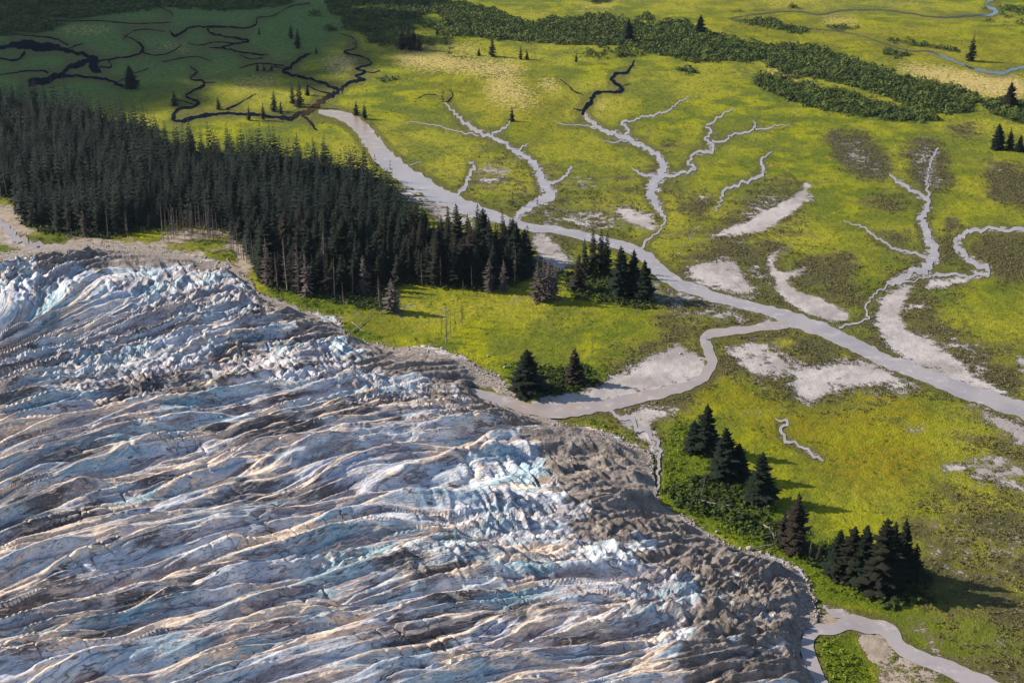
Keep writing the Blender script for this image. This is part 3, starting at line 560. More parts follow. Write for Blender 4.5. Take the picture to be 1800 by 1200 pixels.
    blk = ss(0, .3, q1) * ((i1 - .35) * 4.5 + 2.6 * o1) + ss(0, .4, q2) * ((i2 - .5) * 1.2 + .9 * o2) + 1.7 * ridge(gn(bx / 12, by / 3.4, 14), 2.0)
    l1 = abs(gn(s / 70, tt / 9, 51)) ; l2 = abs(gn(s / 40, tt / 5, 52)); h -= 1.6 * np.exp(-(l1 / .05) ** 2) * ss(-.1, .3, gn(s / 50, t / 20, 53)) + .9 * np.exp(-(l2 / .08) ** 2) * ss(-.1, .3, gn(s / 40, t / 16, 54)) * (1 - .7 * ss(760, 1000, y))
    h = h * (1 - .6 * ser) + ser * blk
    cr = gn(s / 9 + .5 * t / 7, t / 26, 16); crm = ss(.2, .5, gn(s / 60, t / 24, 17)); crk = crm * (1 - ss(0, .06, abs(cr))); h -= 1.4 * crk
    h += .35 * ridge(gn(s / 22, tt / 2.8, 41), 2.2) * (.4 + k2) * (1 - .8 * ss(720, 950, y)) + .10 * fbm(x / 3.2, y / 3.2, 3, 18) + .07 * fbm(x / 1.1, y / 1.1, 2, 19) + ser * .5 * fbm(x / 2.2, y / 2.2, 2, 37)
    deb = ss(.30, .78, dm + .22 * gn(s / 40, t / 14, 20) * ss(0, .3, dm) + .22 * gn(s / 12, t / 4, 21) * ss(0, .3, dm)); deb = np.where(dm < .04, 0, deb)
    rub = 1.4 * ridge(fbm(s / 18, tt / 6.0, 4, 22), 2.2) ** 1.3 + .35 * fbm(x / 1.8, y / 1.8, 3, 23)
    near_e = 1 - ss(.55, .85, wide)
    hs = (h * 1.3 * (1 - .75 * deb * near_e) * (1 - .15 * deb) + .7 * rub * (.25 + deb)) * ss(.62, 1.0, np.where(out, 1, samp(GLM, px, py)))
    z = hs * ss(.42, .7, e) + ss(.45, .75, e) * .7 + ss(.55, 1, wide) * 1.2 + ss(.6, 1, far_in) * 4 - 1.2 * (1 - ss(.4, .55, e)) - .5
    crest = np.clip(np.maximum(r1 * 1.1, .75 * rn) + r2 * k2 * .9 + .6 * r3 * k3, 0, 1) * (1 - .55 * ser)
    bl = ss(.05, .6, gn(s / 45, tt / 13, 24) + .5 * gn(s / 16, tt / 5, 25) + .25 * ser) * .6 + blobs(BLUEP, px, pv)
    grit = ss(.2, .8, gn(s / 75, tt / 12, 26) + .5 * gn(s / 25, tt / 4.2, 27) + .25 * gn(s / 7, tt / 2, 28)) * .8 + .9 * blobs(GRIT, px, pv) + .25 * dm
    me = mesh_np('glacier', np.stack([x, y, z], 1), F, None, True)
    add_col(me, 'ice', np.stack([crest, np.clip(bl, 0, 1), np.clip(grit, 0, 1), deb], 1))
    fl = me.attributes.new('flow', 'FLOAT_VECTOR', 'POINT'); fl.data.foreach_set('vector', np.stack([s, tt, c1 * 30], 1).astype(np.float32).ravel())
    add_col(me, 'aux', np.stack([near_e, c1, c2, np.clip(dm, 0, 1)], 1))
    n = NT('glacier_ice'); p = n.pos(); f = n.attr('flow').outputs['Vector']; a = n.attr('ice'); c3 = n.sep(a.outputs['Color']); cr, bl, gr, db = c3[0], c3[1], c3[2], a.outputs['Alpha']
    ax_ = n.attr('aux'); ax = n.sep(ax_.outputs['Color']); dmm = ax_.outputs['Alpha']
    st1 = n.noise(n.vmul(f, (.035, .22, 1)), 1, 5, .65); st2 = n.noise(n.vmul(f, (.13, .9, 1)), 1, 5, .7); st3 = n.noise(n.vmul(f, (.5, 3, 1)), 1, 3, .7)
    iso = n.noise(p, .10, 5, .62); fine = n.noise(p, .8, 5, .7); gra = n.noise(p, 3, 3, .7)
    ice = n.mix(ax[1], (.40, .44, .56), (.43, .54, .64)); ice = n.mix(n.step(iso, .40, .70), ice, (.72, .75, .82))
    ice = n.mix(n.math('MULTIPLY', bl, n.step(st2, .3, .55)), ice, (.14, .35, .46))
    ice = n.mix(n.step(n.math('ADD', st1, n.math('MULTIPLY', ax[2], .15)), .55, .68, 0, .8), ice, (.25, .205, .23)); ice = n.mix(n.step(st2, .53, .69, 0, .85), ice, (.14, .12, .12))
    ice = n.mix(n.step(st3, .53, .70, 0, .75), ice, (.08, .07, .075))
    dust = n.step(n.math('ADD', n.math('MULTIPLY', iso, .4), n.math('MULTIPLY', st1, .6)), .54, .64, 0, .6); ice = n.mix(dust, ice, (.35, .29, .28))
    g2_ = n.step(n.math('ADD', gr, n.math('ADD', n.math('MULTIPLY', n.math('SUBTRACT', st2, .5), 1.4), n.math('MULTIPLY', n.math('SUBTRACT', fine, .5), .8))), .32, .85)
    ice = n.mix(n.math('MULTIPLY', g2_, .9), ice, n.mix(n.step(fine, .4, .62), (.035, .03, .035), (.11, .095, .095)))
    def isoline(sx, st_, det, w_, off):
        nz = n.noise(n.vmul(f, (sx, st_, 1)), 1, det, .6); return n.step(n.math('ABSOLUTE', n.math('SUBTRACT', nz, off)), w_, 0.0)
    dk = n.math('MAXIMUM', isoline(.022, .16, 3, .010, .5), n.math('MULTIPLY', isoline(.05, .42, 3, .014, .47), n.step(iso, .42, .55)))
    dk = n.math('MAXIMUM', dk, n.math('MULTIPLY', isoline(.09, .10, 4, .010, .52), n.step(st1, .45, .6)))
    ice = n.mix(n.math('MULTIPLY', dk, .85), ice, (.05, .042, .045))
    lt = n.math('MAXIMUM', isoline(.020, .19, 3, .009, .45), n.math('MULTIPLY', isoline(.045, .5, 3, .014, .54), n.step(iso, .58, .42)))
    ice = n.mix(n.math('MULTIPLY', lt, .8), ice, (.80, .67, .55))
    ice = n.mix(n.step(n.math('ADD', cr, n.math('ADD', n.math('MULTIPLY', n.math('SUBTRACT', st2, .5), .7), n.math('MULTIPLY', n.math('SUBTRACT', st1, .5), 1.2))), .58, .82), ice, n.mix(n.step(st3, .4, .6), (.80, .68, .57), (.46, .37, .31)))
    dc = n.mix(n.step(n.noise(p, .2, 6, .7), .35, .65), (.14, .124, .116), (.37, .33, .305)); dc = n.mix(n.step(fine, .5, .66, 0, .75), dc, (.06, .053, .052)); dc = n.mix(n.step(st2, .54, .7, 0, .5), dc, (.38, .34, .32))
    dc = n.mix(n.step(n.math('ADD', ax[0], n.math('MULTIPLY', n.math('SUBTRACT', iso, .5), .8)), .2, .6, 0, .8), dc, n.mix(n.step(fine, .38, .6), (.36, .325, .30), (.18, .16, .15)))
    d2 = n.step(n.math('ADD', db, n.math('ADD', n.math('MULTIPLY', n.math('SUBTRACT', st1, .5), 1.1), n.math('MULTIPLY', n.math('SUBTRACT', st2, .5), .8))), .38, .68)
    c = n.mix(d2, ice, dc)
    hh = n.math('ADD', n.math('MULTIPLY', fine, n.math('ADD', .35, d2)), n.math('ADD', n.math('MULTIPLY', st2, 1.0), n.math('ADD', n.math('MULTIPLY', st3, .3), n.math('MULTIPLY', gra, .12))))
    me.materials.append(n.fin(c, n.mix(d2, (.55, .55, .55), (.95, .95, .95)), n.bump(hh, 1.1, .9), .3))
    obj('glacier', me, kind='structure')
build_glacier()

# ------------------------------------------------------------------ foliage materials
def foliage(name, ca, cb, cc=None, rand=.35, scale=.35):
    n = NT(name); p = n.pos(); oi = n.t.nodes.new('ShaderNodeObjectInfo').outputs['Random']
    c = n.mix(n.step(n.noise(p, scale, 4, .7), .35, .65), ca, cb)
    if cc: c = n.mix(n.math('MULTIPLY', n.step(oi, .45, .95), rand * 2), c, cc)
    m = n.fin(c, .8, None, .15); n.b.inputs['Transmission Weight'].default_value = 0
    return m
M_SPR = foliage('spruce_needles', (.003, .007, .005), (.012, .023, .014), (.018, .016, .010), .35, 1.3)
M_MASS = foliage('spruce_mass', (.002, .006, .005), (.011, .021, .014), None, 0, .10)
M_SPRB = foliage('bronze_needles', (.010, .009, .007), (.030, .025, .018), (.02, .028, .014), .3, 1.3)
M_TRK = foliage('spruce_bark', (.09, .07, .06), (.16, .135, .12))
M_DEAD = foliage('weathered_wood', (.16, .135, .13), (.30, .27, .265), (.17, .13, .13), .5)
M_TWIG = foliage('dead_twigs', (.06, .05, .048), (.13, .108, .108), (.06, .045, .04), .5)
M_WIL = foliage('willow_leaves', (.025, .048, .012), (.095, .125, .026), None, 0, .05)
M_SCR = foliage('scrub_leaves', (.055, .052, .024), (.15, .135, .055), None, 0, .3)
M_LUS = foliage('lush_leaves', (.04, .07, .006), (.13, .175, .012), None, 0, .22)
M_UND = foliage('undergrowth_leaves', (.014, .026, .008), (.045, .07, .014), None, 0, .22)
M_ROCK = foliage('rock_surface', (.16, .15, .14), (.42, .39, .37), None, 0, .5)

# ------------------------------------------------------------------ trees
def cyl(V, F, p0, p1, r0, r1, n=6):
    p0 = np.array(p0, float); p1 = np.array(p1, float); d = p1 - p0; d /= np.linalg.norm(d) + 1e-9
    a = np.cross(d, [0, 0, 1.0] if abs(d[2]) < .9 else [1.0, 0, 0]); a /= np.linalg.norm(a); b = np.cross(d, a); o = len(V)
    for q, r in ((p0, r0), (p1, r1)):
        for k in range(n):
            t = 2 * math.pi * k / n; V.append(q + r * (a * math.cos(t) + b * math.sin(t)))
    for k in range(n): F.append((o + k, o + (k + 1) % n, o + n + (k + 1) % n, o + n + k))
def trunk_mesh(name, h, r, lean, rng, mat, bend=.0):
    V = []; F = []; pts = [np.array([lean * h * (t ** 1.5) + bend * math.sin(t * 5) * h * .02, bend * math.cos(t * 4) * h * .01, h * t - (.5 if t == 0 else 0)]) for t in (0, .25, .5, .75, 1)]
    for i in range(4): cyl(V, F, pts[i], pts[i + 1], r * (1 - i * .24), max(r * (1 - (i + 1) * .24), .03))
    return mesh_np(name, V, F, mat, True), pts
def crown_np(h, R, seed, nw=26, nb=7, base=.06, gap=.1, seg=2, power=.8, rag=.35, lump=.55, wk=1.3):
    """drooping, serrated sprays set in whorls round the stem"""
    rng = np.random.RandomState(seed); V = []; F = []
    side = rng.rand() * 6.28
    for i in range(nw):
        f = base + (1 - base) * (i + rng.rand() * .8) / nw; z = h * f
        L0 = R * ((1 - f) ** power) * (1 if f > .25 else .65 + f * 1.4) + .025 * h * (1 - f) + .12
        for k in range(nb):
            if rng.rand() < gap: continue
            az = 2 * math.pi * (k + rng.rand() * .9) / nb + i * 1.3; L0k = 1 + lump * (rng.rand() - .5) * 1.1 + lump * .6 * float(gn(np.array([math.cos(az) * 1.3 + seed]), np.array([math.sin(az) * 1.3 + z * 1.15]), 3)[0]); L = max(.2, L0 * L0k) * (1 - rag + 2 * rag * rng.rand()) * (1 + .15 * math.cos(az - side))
            dx, dy = math.cos(az), math.sin(az); up = .25 - .55 * (1 - f) + rng.uniform(-.1, .1); wd = L * rng.uniform(.16, .30) * wk + .10; dr = rng.uniform(.35, .6) * wd
            o = len(V); V.append((0, 0, z + .05 * L))
            for q in range(1, seg + 1):
                u = q / seg; rr = L * u; zz = z + up * L * (u ** 1.2) * .9 ; ww = wd * (1.0 if q < seg else .0)
                V.append((dx * rr, dy * rr, zz))
                if q < seg:
                    V.append((dx * (rr + .1 * L) - dy * ww, dy * (rr + .1 * L) + dx * ww, zz - dr)); V.append((dx * (rr + .1 * L) + dy * ww, dy * (rr + .1 * L) - dx * ww, zz - dr))
            # two facets each side of the spine
            F += [(o, o + 2, o + 1), (o, o + 1, o + 3), (o + 1, o + 2, o + 4), (o + 1, o + 4, o + 3)]
    # leader
    o = len(V); r = .012 * h
    V += [(r, 0, h * .93), (-r * .5, r * .87, h * .93), (-r * .5, -r * .87, h * .93), (0, 0, h * 1.02)]; F += [(o, o + 1, o + 3), (o + 1, o + 2, o + 3), (o + 2, o, o + 3)]
    return np.array(V), np.array(F)
def twig_mesh(name, h, R, seed, n, mat, lo=.15, power=.7):
    rng = np.random.RandomState(seed); V = []; F = []
    for i in range(n):
        f = lo + (1 - lo) * rng.rand(); az = rng.rand() * 6.28; L = R * ((1 - f) ** power) * rng.uniform(.4, 1.1) + .3; z = h * f; d = np.array([math.cos(az), math.sin(az), rng.uniform(-.35, .25)])
        p0 = np.array([0, 0, z]); p1 = p0 + d * L; w_ = .05 + .02 * L; sd_ = np.array([-d[1], d[0], 0]); o = len(V)
        V += [p0 + sd_ * w_, p0 - sd_ * w_, p0 + np.array([0, 0, w_ * 2]), p1]; F += [(o, o + 1, o + 3), (o + 1, o + 2, o + 3), (o + 2, o, o + 3)]
        for q in range(3):
            m = p0 + d * L * rng.uniform(.35, .9); e = m + np.array([rng.uniform(-1, 1), rng.uniform(-1, 1), rng.uniform(-.9, .2)]) * L * .35; o = len(V)
            V += [m + (0, 0, w_ * .8), m - (0, 0, w_ * .8), e]; F += [(o, o + 1, o + 2)]
    return mesh_np(name, V, np.array(F), mat)
PROTO = {}
def protos():
    def add(kind, k, h, R, mat, tm, **kw):
        L = PROTO.setdefault(kind, [])
        for i in range(k):
            V, F = crown_np(h, R * (1 + .12 * ((i * 7) % 5 - 2) / 2), 100 * len(PROTO) + i, **kw)
            L.append((trunk_mesh(kind + '_trunk', h * .98, .011 * h, 0, None, tm)[0], mesh_np(kind + '_crown', V, F, mat), h))
    add('narrow', 8, 25, 3.1, M_SPR, M_TRK, nw=40, nb=8, rag=.5, gap=.15)
    add('broad', 6, 25, 5.0, M_SPR, M_TRK, nw=62, nb=15, gap=.18, rag=.55, lump=.6, wk=1.0, power=.75, base=.03)
    add('far', 4, 25, 3.6, M_SPR, M_TRK, nw=20, nb=6)
    add('bronze', 5, 25, 3.6, M_SPRB, M_TRK, nw=56, nb=12, gap=.35, rag=.65, wk=1.0)
    add('thin', 4, 25, 2.6, M_SPRB, M_DEAD, nw=24, nb=5, gap=.45, rag=.6, base=.1)
    add('ghost', 4, 25, 3.4, M_TWIG, M_DEAD, nw=52, nb=12, gap=.5, rag=.7, base=.05, lump=.5, wk=.6)
    for i in range(6):
        h = 20; PROTO.setdefault('snag', []).append((trunk_mesh('snag_trunk', h, .27, rnd.uniform(-.06, .06), None, M_DEAD, rnd.uniform(-1, 1))[0], twig_mesh('snag_branches', h, (2.6, 1.5, 3.0, 1.0, 2.2, 1.2)[i], 900 + i, (150, 60, 170, 40, 120, 80)[i], M_TWIG), h))
rnd = random.Random(5); protos()
NT_ = {'spruce': 'spruce_tree', 'dead': 'dead_tree'}
def put_tree(name, kind, x, y, h, label, cat, group=None, wide=1.0, i=None, lean=0.0, crown='crown'):
    if kind == 'broad': wide *= 1.15; h *= 1.06
    L = PROTO[kind]; tm, cm, h0 = L[rnd.randrange(len(L)) if i is None else i % len(L)]
    e = bpy.data.objects.new(name, None); COL.objects.link(e); e.location = (x, y, 0); k = h / h0
    e.rotation_euler = (rnd.uniform(-.02, .02), lean + rnd.uniform(-.02, .02), rnd.uniform(0, 6.28) if not lean else 0); e.scale = (k * wide, k * wide, k); e.empty_display_size = 1
    e['label'] = label; e['category'] = cat
    if group: e['group'] = group
    obj('trunk', tm, e); obj(crown, cm, e)
    return e
def tree_px(kind, px, py, hp, label, cat='spruce tree', group=None, wide=1.0, name='spruce_tree', lean=0.0, i=None):
    x, y = G(px, py); return put_tree(name, kind, float(x), float(y), hp / float(pxm(y)), label, cat, group, wide, i, lean, 'branches' if kind == 'snag' else 'crown')

# the big forest: one spot per tree, the nearest kept as single trees, those behind as one mass
def forest():
    rg = np.random.RandomState(11); xs, ys = G(np.array([p[0] for p in FOREST]), np.array([p[1] for p in FOREST]))
    gx, gy = np.meshgrid(np.arange(-620, 60, 7.6), np.arange(640, 1520, 8.2)); gx = gx.ravel() + rg.uniform(-3.4, 3.4, gx.size); gy = gy.ravel() + rg.uniform(-3.6, 3.6, gy.size)
    px, py = P(gx, gy); m = (samp(FO, px, py) > .5) & (px > -120) & (samp(WATB, px, py) < .1); gx, gy, px, py = gx[m], gy[m], px[m], py[m]
    thin = gn(gx / 30, gy / 30, 77) > -.62; gx, gy, px, py = gx[thin], gy[thin], px[thin], py[thin]
    o = np.argsort(gy); vis = (px > -25); o = np.r_[o[vis[o]], o[~vis[o]]]; N = 262
    V = []; F = []; nv = 0
    for r, i in enumerate(o):
        edge = 1 - min(1, float(samp(blurFO, px[i], py[i]))) ; h = (25 + 6 * gn(gx[i] / 45, gy[i] / 45, 78) + rg.uniform(-5, 5)); h *= rg.choice([1, 1, 1.1, .8, .62], 1)[0]
        if r < N:
            kd = 'narrow' if rg.rand() < .72 else ('bronze' if rg.rand() < .35 else 'broad')
            put_tree('spruce_tree', kd, float(gx[i]), float(gy[i]), float(h), 'tall slender dark spruce among the close-grown trees of the large forest', 'spruce tree', 'spruces of the large forest', wide=rg.uniform(.85, 1.4))
        else:
            tm, cm, h0 = PROTO['far'][i % 4]; n = len(cm.vertices); a = np.empty(n * 3, np.float32); cm.vertices.foreach_get('co', a); a = a.reshape(-1, 3) * h / h0
            t = rg.rand() * 6.28; b = a.copy(); b[:, 0] = a[:, 0] * math.cos(t) - a[:, 1] * math.sin(t) + gx[i]; b[:, 1] = a[:, 0] * math.sin(t) + a[:, 1] * math.cos(t) + gy[i]
            f = np.empty(len(cm.polygons) * 3, np.int32); cm.polygons.foreach_get('vertices', f); V.append(b); F.append(f.reshape(-1, 3) + nv); nv += n
    print('forest trees', len(o))
    if V: obj('forest', mesh_np('forest', np.vstack(V), np.vstack(F), M_MASS), kind='stuff', label='dense dark spruce forest massed behind its front rows of trees', cat='forest')
blurFO = blur(FO, 20)
forest()

ISO = [ # kind, x, y of the foot, height in px, width factor, label
 ('broad',1238,796,84,1.0,'tall dark spruce, topmost of the row of spruces beside the lower meadow'),
 ('broad',1219,792,52,1.1,'small spruce pressed against the left side of the topmost spruce of the lower row'),
 ('broad',1272,838,84,1.15,'wide dark spruce second from the top in the lower row of spruces'),
 ('broad',1296,842,62,1.1,'shorter spruce leaning close behind the wide second spruce of the lower row'),
 ('broad',1334,880,84,1.0,'dark conical spruce standing alone below the wide spruce in the lower row'),
 ('bronze',1396,970,112,1.15,'ragged bronze-brown spruce with thin crown by the roots of the fallen tree'),
 ('bronze',1376,958,70,1.0,'small half-dead spruce close on the left of the ragged bronze-brown spruce'),
 ('broad',1472,1010,80,.9,'leftmost spruce of the dark clump casting the long shadow at lower right'),
 ('broad',1494,1016,92,.95,'second spruce from the left in the dark clump at lower right'),
 ('broad',1516,1022,100,.85,'slim pointed spruce in the middle of the dark clump at lower right'),
 ('broad',1546,1034,124,1.0,'tallest and nearest spruce of the dark clump at lower right'),
 ('broad',1563,1028,112,.8,'narrow spruce just right of the tallest one in the lower right clump'),
 ('broad',1583,1016,104,.75,'tall narrow spruce ending the dark clump on its right side'),
 ('bronze',1606,1012,62,1.4,'low bushy brown-green spruce standing apart right of the dark clump'),
 ('broad',924,690,72,1.25,'dark bushy spruce beside the outlet stream at the glacier corner'),
 ('bronze',1011,672,62,1.35,'brownish round-crowned spruce right of the bushy spruce near the outlet'),
 ('narrow',1028,486,66,1.0,'leftmost dark spruce in the clump beside the bend of the silty river'),
 ('narrow',1042,482,80,1.0,'tall spruce second from the left in the clump beside the river bend'),
 ('narrow',1054,476,72,1.1,'slender spruce at the back of the clump beside the river bend'),
 ('narrow',1066,484,74,1.0,'dark spruce with one bare arm in the clump beside the river bend'),
 ('bronze',1016,510,64,1.1,'grey-brown thinning spruce low on the left of the river bend clump'),
 ('broad',1090,522,82,.85,'first of the three spruces right of the river bend clump, with the widest foot'),
 ('broad',1112,520,76,.8,'middle one of the three spruces right of the river bend clump'),
 ('broad',1130,528,66,.8,'rightmost and shortest of the three spruces right of the river bend clump'),
 ('narrow',708,86,36,1.4,'left spruce of the tight clump standing at the edge of the willow band'),
 ('narrow',718,87,46,1.4,'tallest spruce of the tight clump at the edge of the willow band'),
 ('narrow',728,88,42,1.4,'spruce third from the left in the tight clump at the edge of the willows'),
 ('narrow',737,89,26,1.4,'smallest, right-hand spruce of the tight clump at the edge of the willows'),
 ('narrow',769,62,14,1.6,'tiny spruce among willows up behind the tight spruce clump'),
 ('thin',789,99,32,1.5,'thin grey-green spruce alone on the pale dry grass'),
 ('narrow',865,100,36,1.3,'lone dark spruce between the thin spruce and the pair of small ones'),
 ('narrow',842,98,14,1.6,'little spruce at the left foot of the lone dark spruce by the dry grass'),
 ('narrow',915,105,22,1.2,'left one of a pair of small spruces right of the dry grass'),
 ('narrow',926,105,17,1.3,'right, shorter one of a pair of small spruces right of the dry grass'),
 ('narrow',1013,109,15,1.3,'very small spruce on open meadow up left of the dark winding channel'),
 ('broad',1105,74,36,1.0,'dark spruce rising from the lower edge of the willow band above the winding channel'),
 ('broad',1230,60,30,1.1,'dark spruce rising alone from the top edge of the willow band'),
 ('narrow',1707,108,44,1.3,'tall lone spruce by the blue creek in the far right meadow'),
 ('broad',1773,189,40,1.0,'spruce standing in the willow thicket at the right edge of the meadow'),
 ('broad',1752,262,40,1.1,'left spruce of the right-edge trio below the willow thicket'),
 ('bronze',1774,263,38,1.3,'middle, fuller spruce of the right-edge trio below the willow thicket'),
 ('broad',1792,266,26,1.1,'lowest spruce at the right end of the right-edge trio'),
 ('narrow',900,213,26,1.2,'little lone spruce at the head of the branching silty stream'),
 ('thin',778,178,28,1.2,'thin bare spruce by the brown head of the silty stream'),
 ('narrow',626,202,24,1.4,'left one of two small spruces above the brown start of the river'),
 ('narrow',641,209,28,1.4,'right one of two small spruces above the brown start of the river'),
 ('broad',230,155,36,1.2,'dark wide spruce in cloud shadow above the forest, between two channels'),
 ('narrow',512,68,24,1.4,'left one of two spruces in the far cloud-shadowed meadow'),
 ('narrow',524,86,34,1.2,'right, lower one of two spruces in the far cloud-shadowed meadow'),
 ('narrow',456,62,14,1.3,'tiny spruce by the far loop of the shadowed channel'),
 ('narrow',453,125,15,1.5,'left one of three tiny spruces on the edge of the cloud shadow'),
 ('narrow',464,125,12,1.5,'middle one of three tiny spruces on the edge of the cloud shadow'),
 ('narrow',478,126,14,1.5,'right one of three tiny spruces on the edge of the cloud shadow'),
 ('narrow',556,95,12,1.6,'tiny spruce beside the far bend of the dark channel'),
 ('narrow',307,186,26,1.5,'bushy little spruce standing beside the S-shaped dark channel'),
 ('narrow',384,192,22,1.4,'small spruce where the thin side channel meets the dark one'),
 ('narrow',482,196,34,1.4,'dense small spruce on the sunlit meadow behind the forest edge'),
 ('narrow',494,200,22,1.3,'short spruce at the right foot of the dense small meadow spruce'),
 ('narrow',438,212,26,1.2,'spruce on the bank of the dark channel behind the forest edge'),
 ('narrow',463,212,30,1.2,'slim spruce second from the left on the bank behind the forest edge'),
 ('narrow',514,183,34,1.2,'leftmost of the three spruces beside the red-brown pool'),
 ('narrow',527,188,44,1.2,'tallest of the three spruces beside the red-brown pool'),
 ('narrow',541,168,24,1.2,'small rear one of the three spruces beside the red-brown pool'),
 ('thin',602,168,18,1.3,'thin little spruce where the zigzag channel leaves the pool'),
 ('thin',901,362,26,1.4,'scrubby brown spruce on the wet ground beside the silty stream mouth'),
 ('thin',945,360,18,1.2,'scraggy small spruce on the bank of the stream mouth'),
]
for kd, px, py, hp, wd, lab in ISO: tree_px(kd, px, py, hp, lab, wide=wd)
GHOST = [(944,528,66,'left one of the dense brown-grey dead spruces at the forest corner'),(954,530,74,'tallest of the dense brown-grey dead spruces at the forest corner'),(964,526,70,'third of the dense brown-grey dead spruces at the forest corner'),(974,523,60,'rightmost of the dense brown-grey dead spruces at the forest corner'),(690,548,58,'grey twiggy dead tree with wide bare crown on the meadow edge'),(860,512,58,'dead spruce with brown twigs at the forest foot, right part')]
for a, b, hp, lab in GHOST: tree_px('ghost', a, b, hp, lab, 'dead tree', None, 1.15 if a != 690 else 1.7, 'dead_tree')
SNAG = [ # x, y, height px, variant, width, lean, label
 (525,517,88,2,1.0,.0,'pale dead spruce with many fine branches at the forest front, left one'),(571,502,100,0,.8,.0,'tall dead grey spruce against the forest front, right of the pale one'),
 (604,540,44,1,1.2,.0,'short bare dead trunk on the grass edge below the forest front'),
 (668,542,56,0,1.2,.0,'dark ragged dead tree left of the grey twiggy one'),(702,548,36,1,1.4,.0,'small bare dead tree at the right foot of the grey twiggy one'),
 (785,602,68,1,1.1,.0,'tallest bare snag in the group on the meadow above the ice edge'),(792,592,50,3,1.1,.0,'slim snag just right of the tallest in the meadow group'),
 (800,584,42,5,1.2,.0,'middle snag of the meadow group, stripped of branches'),(812,574,44,0,1.0,.0,'snag with twiggy top at the right of the meadow group'),
 (765,606,22,3,1.3,.0,'short broken snag at the left of the meadow group'),(776,590,46,3,1.0,.0,'thin snag second from the left in the meadow group'),
 (814,518,26,4,1.3,.0,'small dead tree with round twiggy top at the forest foot'),(830,508,40,1,1.0,.0,'bare pole beside the forest foot over the middle meadow'),
 
 
 (1120,556,26,4,1.3,.0,'grey leafless shrub-like tree below the three spruces'),(1040,628,34,4,1.0,.0,'greyish dead tree standing behind the brownish round-crowned spruce'),
 (1232,872,46,1,1.4,.12,'white leaning dead tree at the fallen trunk in the lower row'),(1215,878,34,4,1.1,-.05,'grey leafless tree left of the white leaning one'),
 (1424,982,50,1,1.6,.0,'white bare tree between the bronze-brown spruce and the dark clump'),(1434,985,44,4,1.5,.18,'leafless grey tree slanting right of the white bare tree'),
 (2,350,52,1,1.0,.0,'bare snag at the far left edge above the gravel'),(13,346,58,3,1.0,.0,'taller of the bare snags at the far left edge'),
 (1187,546,20,1,1.2,.0,'bleached small snag in wet ground right of the three spruces'),(645,566,24,1,1.6,.35,'grey broken stump leaning over the fallen logs')]
for a, b, hp, v, wd, ln, lab in SNAG: tree_px('snag', a, b, hp, lab, 'dead tree', None, wd, 'dead_tree', ln, v)
for i in range(24):
    px = 286 + (i * 37 % 100) + rnd.uniform(-2, 2); py = 412 + rnd.uniform(-4, 16)
    tree_px('snag', px, py, rnd.uniform(34, 62), 'grey leafless trunk in the thicket of dead trees before the forest', 'dead tree', 'dead trees thick together before the forest', rnd.uniform(.7, 1.1), 'dead_tree')
for i in range(11):
    px = 404 + i * 4.1 + rnd.uniform(-1.5, 1.5); py = 440 + i * 2.6 + rnd.uniform(-3, 5)
    tree_px('snag', px, py, rnd.uniform(40, 66), 'thin brown dead pole in the line along the gravel bar by the ice', 'dead tree', 'dead poles beside the gravel bar', rnd.uniform(.7, 1.0), 'dead_tree', 0.0, rnd.choice([1, 3, 5]))
for i, (a, b, hp) in enumerate(((470,500,80),(488,508,64),(505,512,92),(540,520,74),(588,524,70),(620,520,58),(640,516,66),(742,502,56),(775,504,50),(885,512,54),(905,500,60),(190,418,50),(150,414,44),(120,410,56),(225,418,42))):
    tree_px('ghost' if i % 3 == 0 else 'snag', a, b, hp, 'bare grey trunk standing out before the dark front of the big forest', 'dead tree', 'dead trunks along the forest front', 1.0, 'dead_tree')
for i in range(7):
    tree_px('snag', 372 + rnd.uniform(-6, 22), 420 + rnd.uniform(-6, 6), rnd.uniform(30, 44), 'short grey dead tree in the tuft left of the gravel bar poles', 'dead tree', 'short dead trees beside the poles', 1.0, 'dead_tree')
for (a, b, n_, w_, g) in ((1472,248,6,10,'pale leafless trees in the upper scrub patch'),(1530,285,12,16,'bleached leafless trees in the middle scrub patch'),(1612,262,9,16,'bare reddish trees in the scrub around the narrow inlet'),(1622,318,14,18,'pale bare saplings above the stream fork')):
    for i in range(n_):
        tree_px('snag', a + rnd.uniform(-w_, w_), b + rnd.uniform(-14, 18), rnd.uniform(14, 26), 'one of the ' + g, 'dead tree', g, 1.3, 'dead_tree')

# ------------------------------------------------------------------ fallen trunks and boulders
def log_px(pts, r, label, roots=False, twigs=8):
    c = [G(a, b) for a, b in pts]; V = []; F = []
    P3 = [np.array([float(a), float(b), r * 1.2 + .25 * i]) for i, (a, b) in enumerate(c)]
    for i in range(len(P3) - 1): cyl(V, F, P3[i], P3[i + 1], r * (1 - .7 * i / len(P3)), r * (1 - .7 * (i + 1) / len(P3)), 7)
    o = P3[0].copy(); V = [v - o for v in V]; e = bpy.data.objects.new('fallen_log', None); COL.objects.link(e); e.location = o; e['label'] = label; e['category'] = 'fallen log'
    obj('trunk', mesh_np('log_trunk', V, F, M_DEAD, True), e); V = []; F = []
    for k in range(twigs):
        i = rnd.randrange(len(P3) - 1); a = P3[i] + (P3[i + 1] - P3[i]) * rnd.random(); cyl(V, F, a - o, a - o + np.array([rnd.uniform(-2, 2), rnd.uniform(-2, 2), rnd.uniform(.5, 2.2)]), .09, .03, 4)
    if roots:
        for k in range(14): cyl(V, F, (0, 0, 0), np.array([rnd.uniform(-1.6, 1.6), rnd.uniform(-1.6, 1.6), rnd.uniform(-.2, 2.6)]), .2, .05, 4)
    if V: obj('branches', mesh_np('log_branches', V, F, M_DEAD), e)
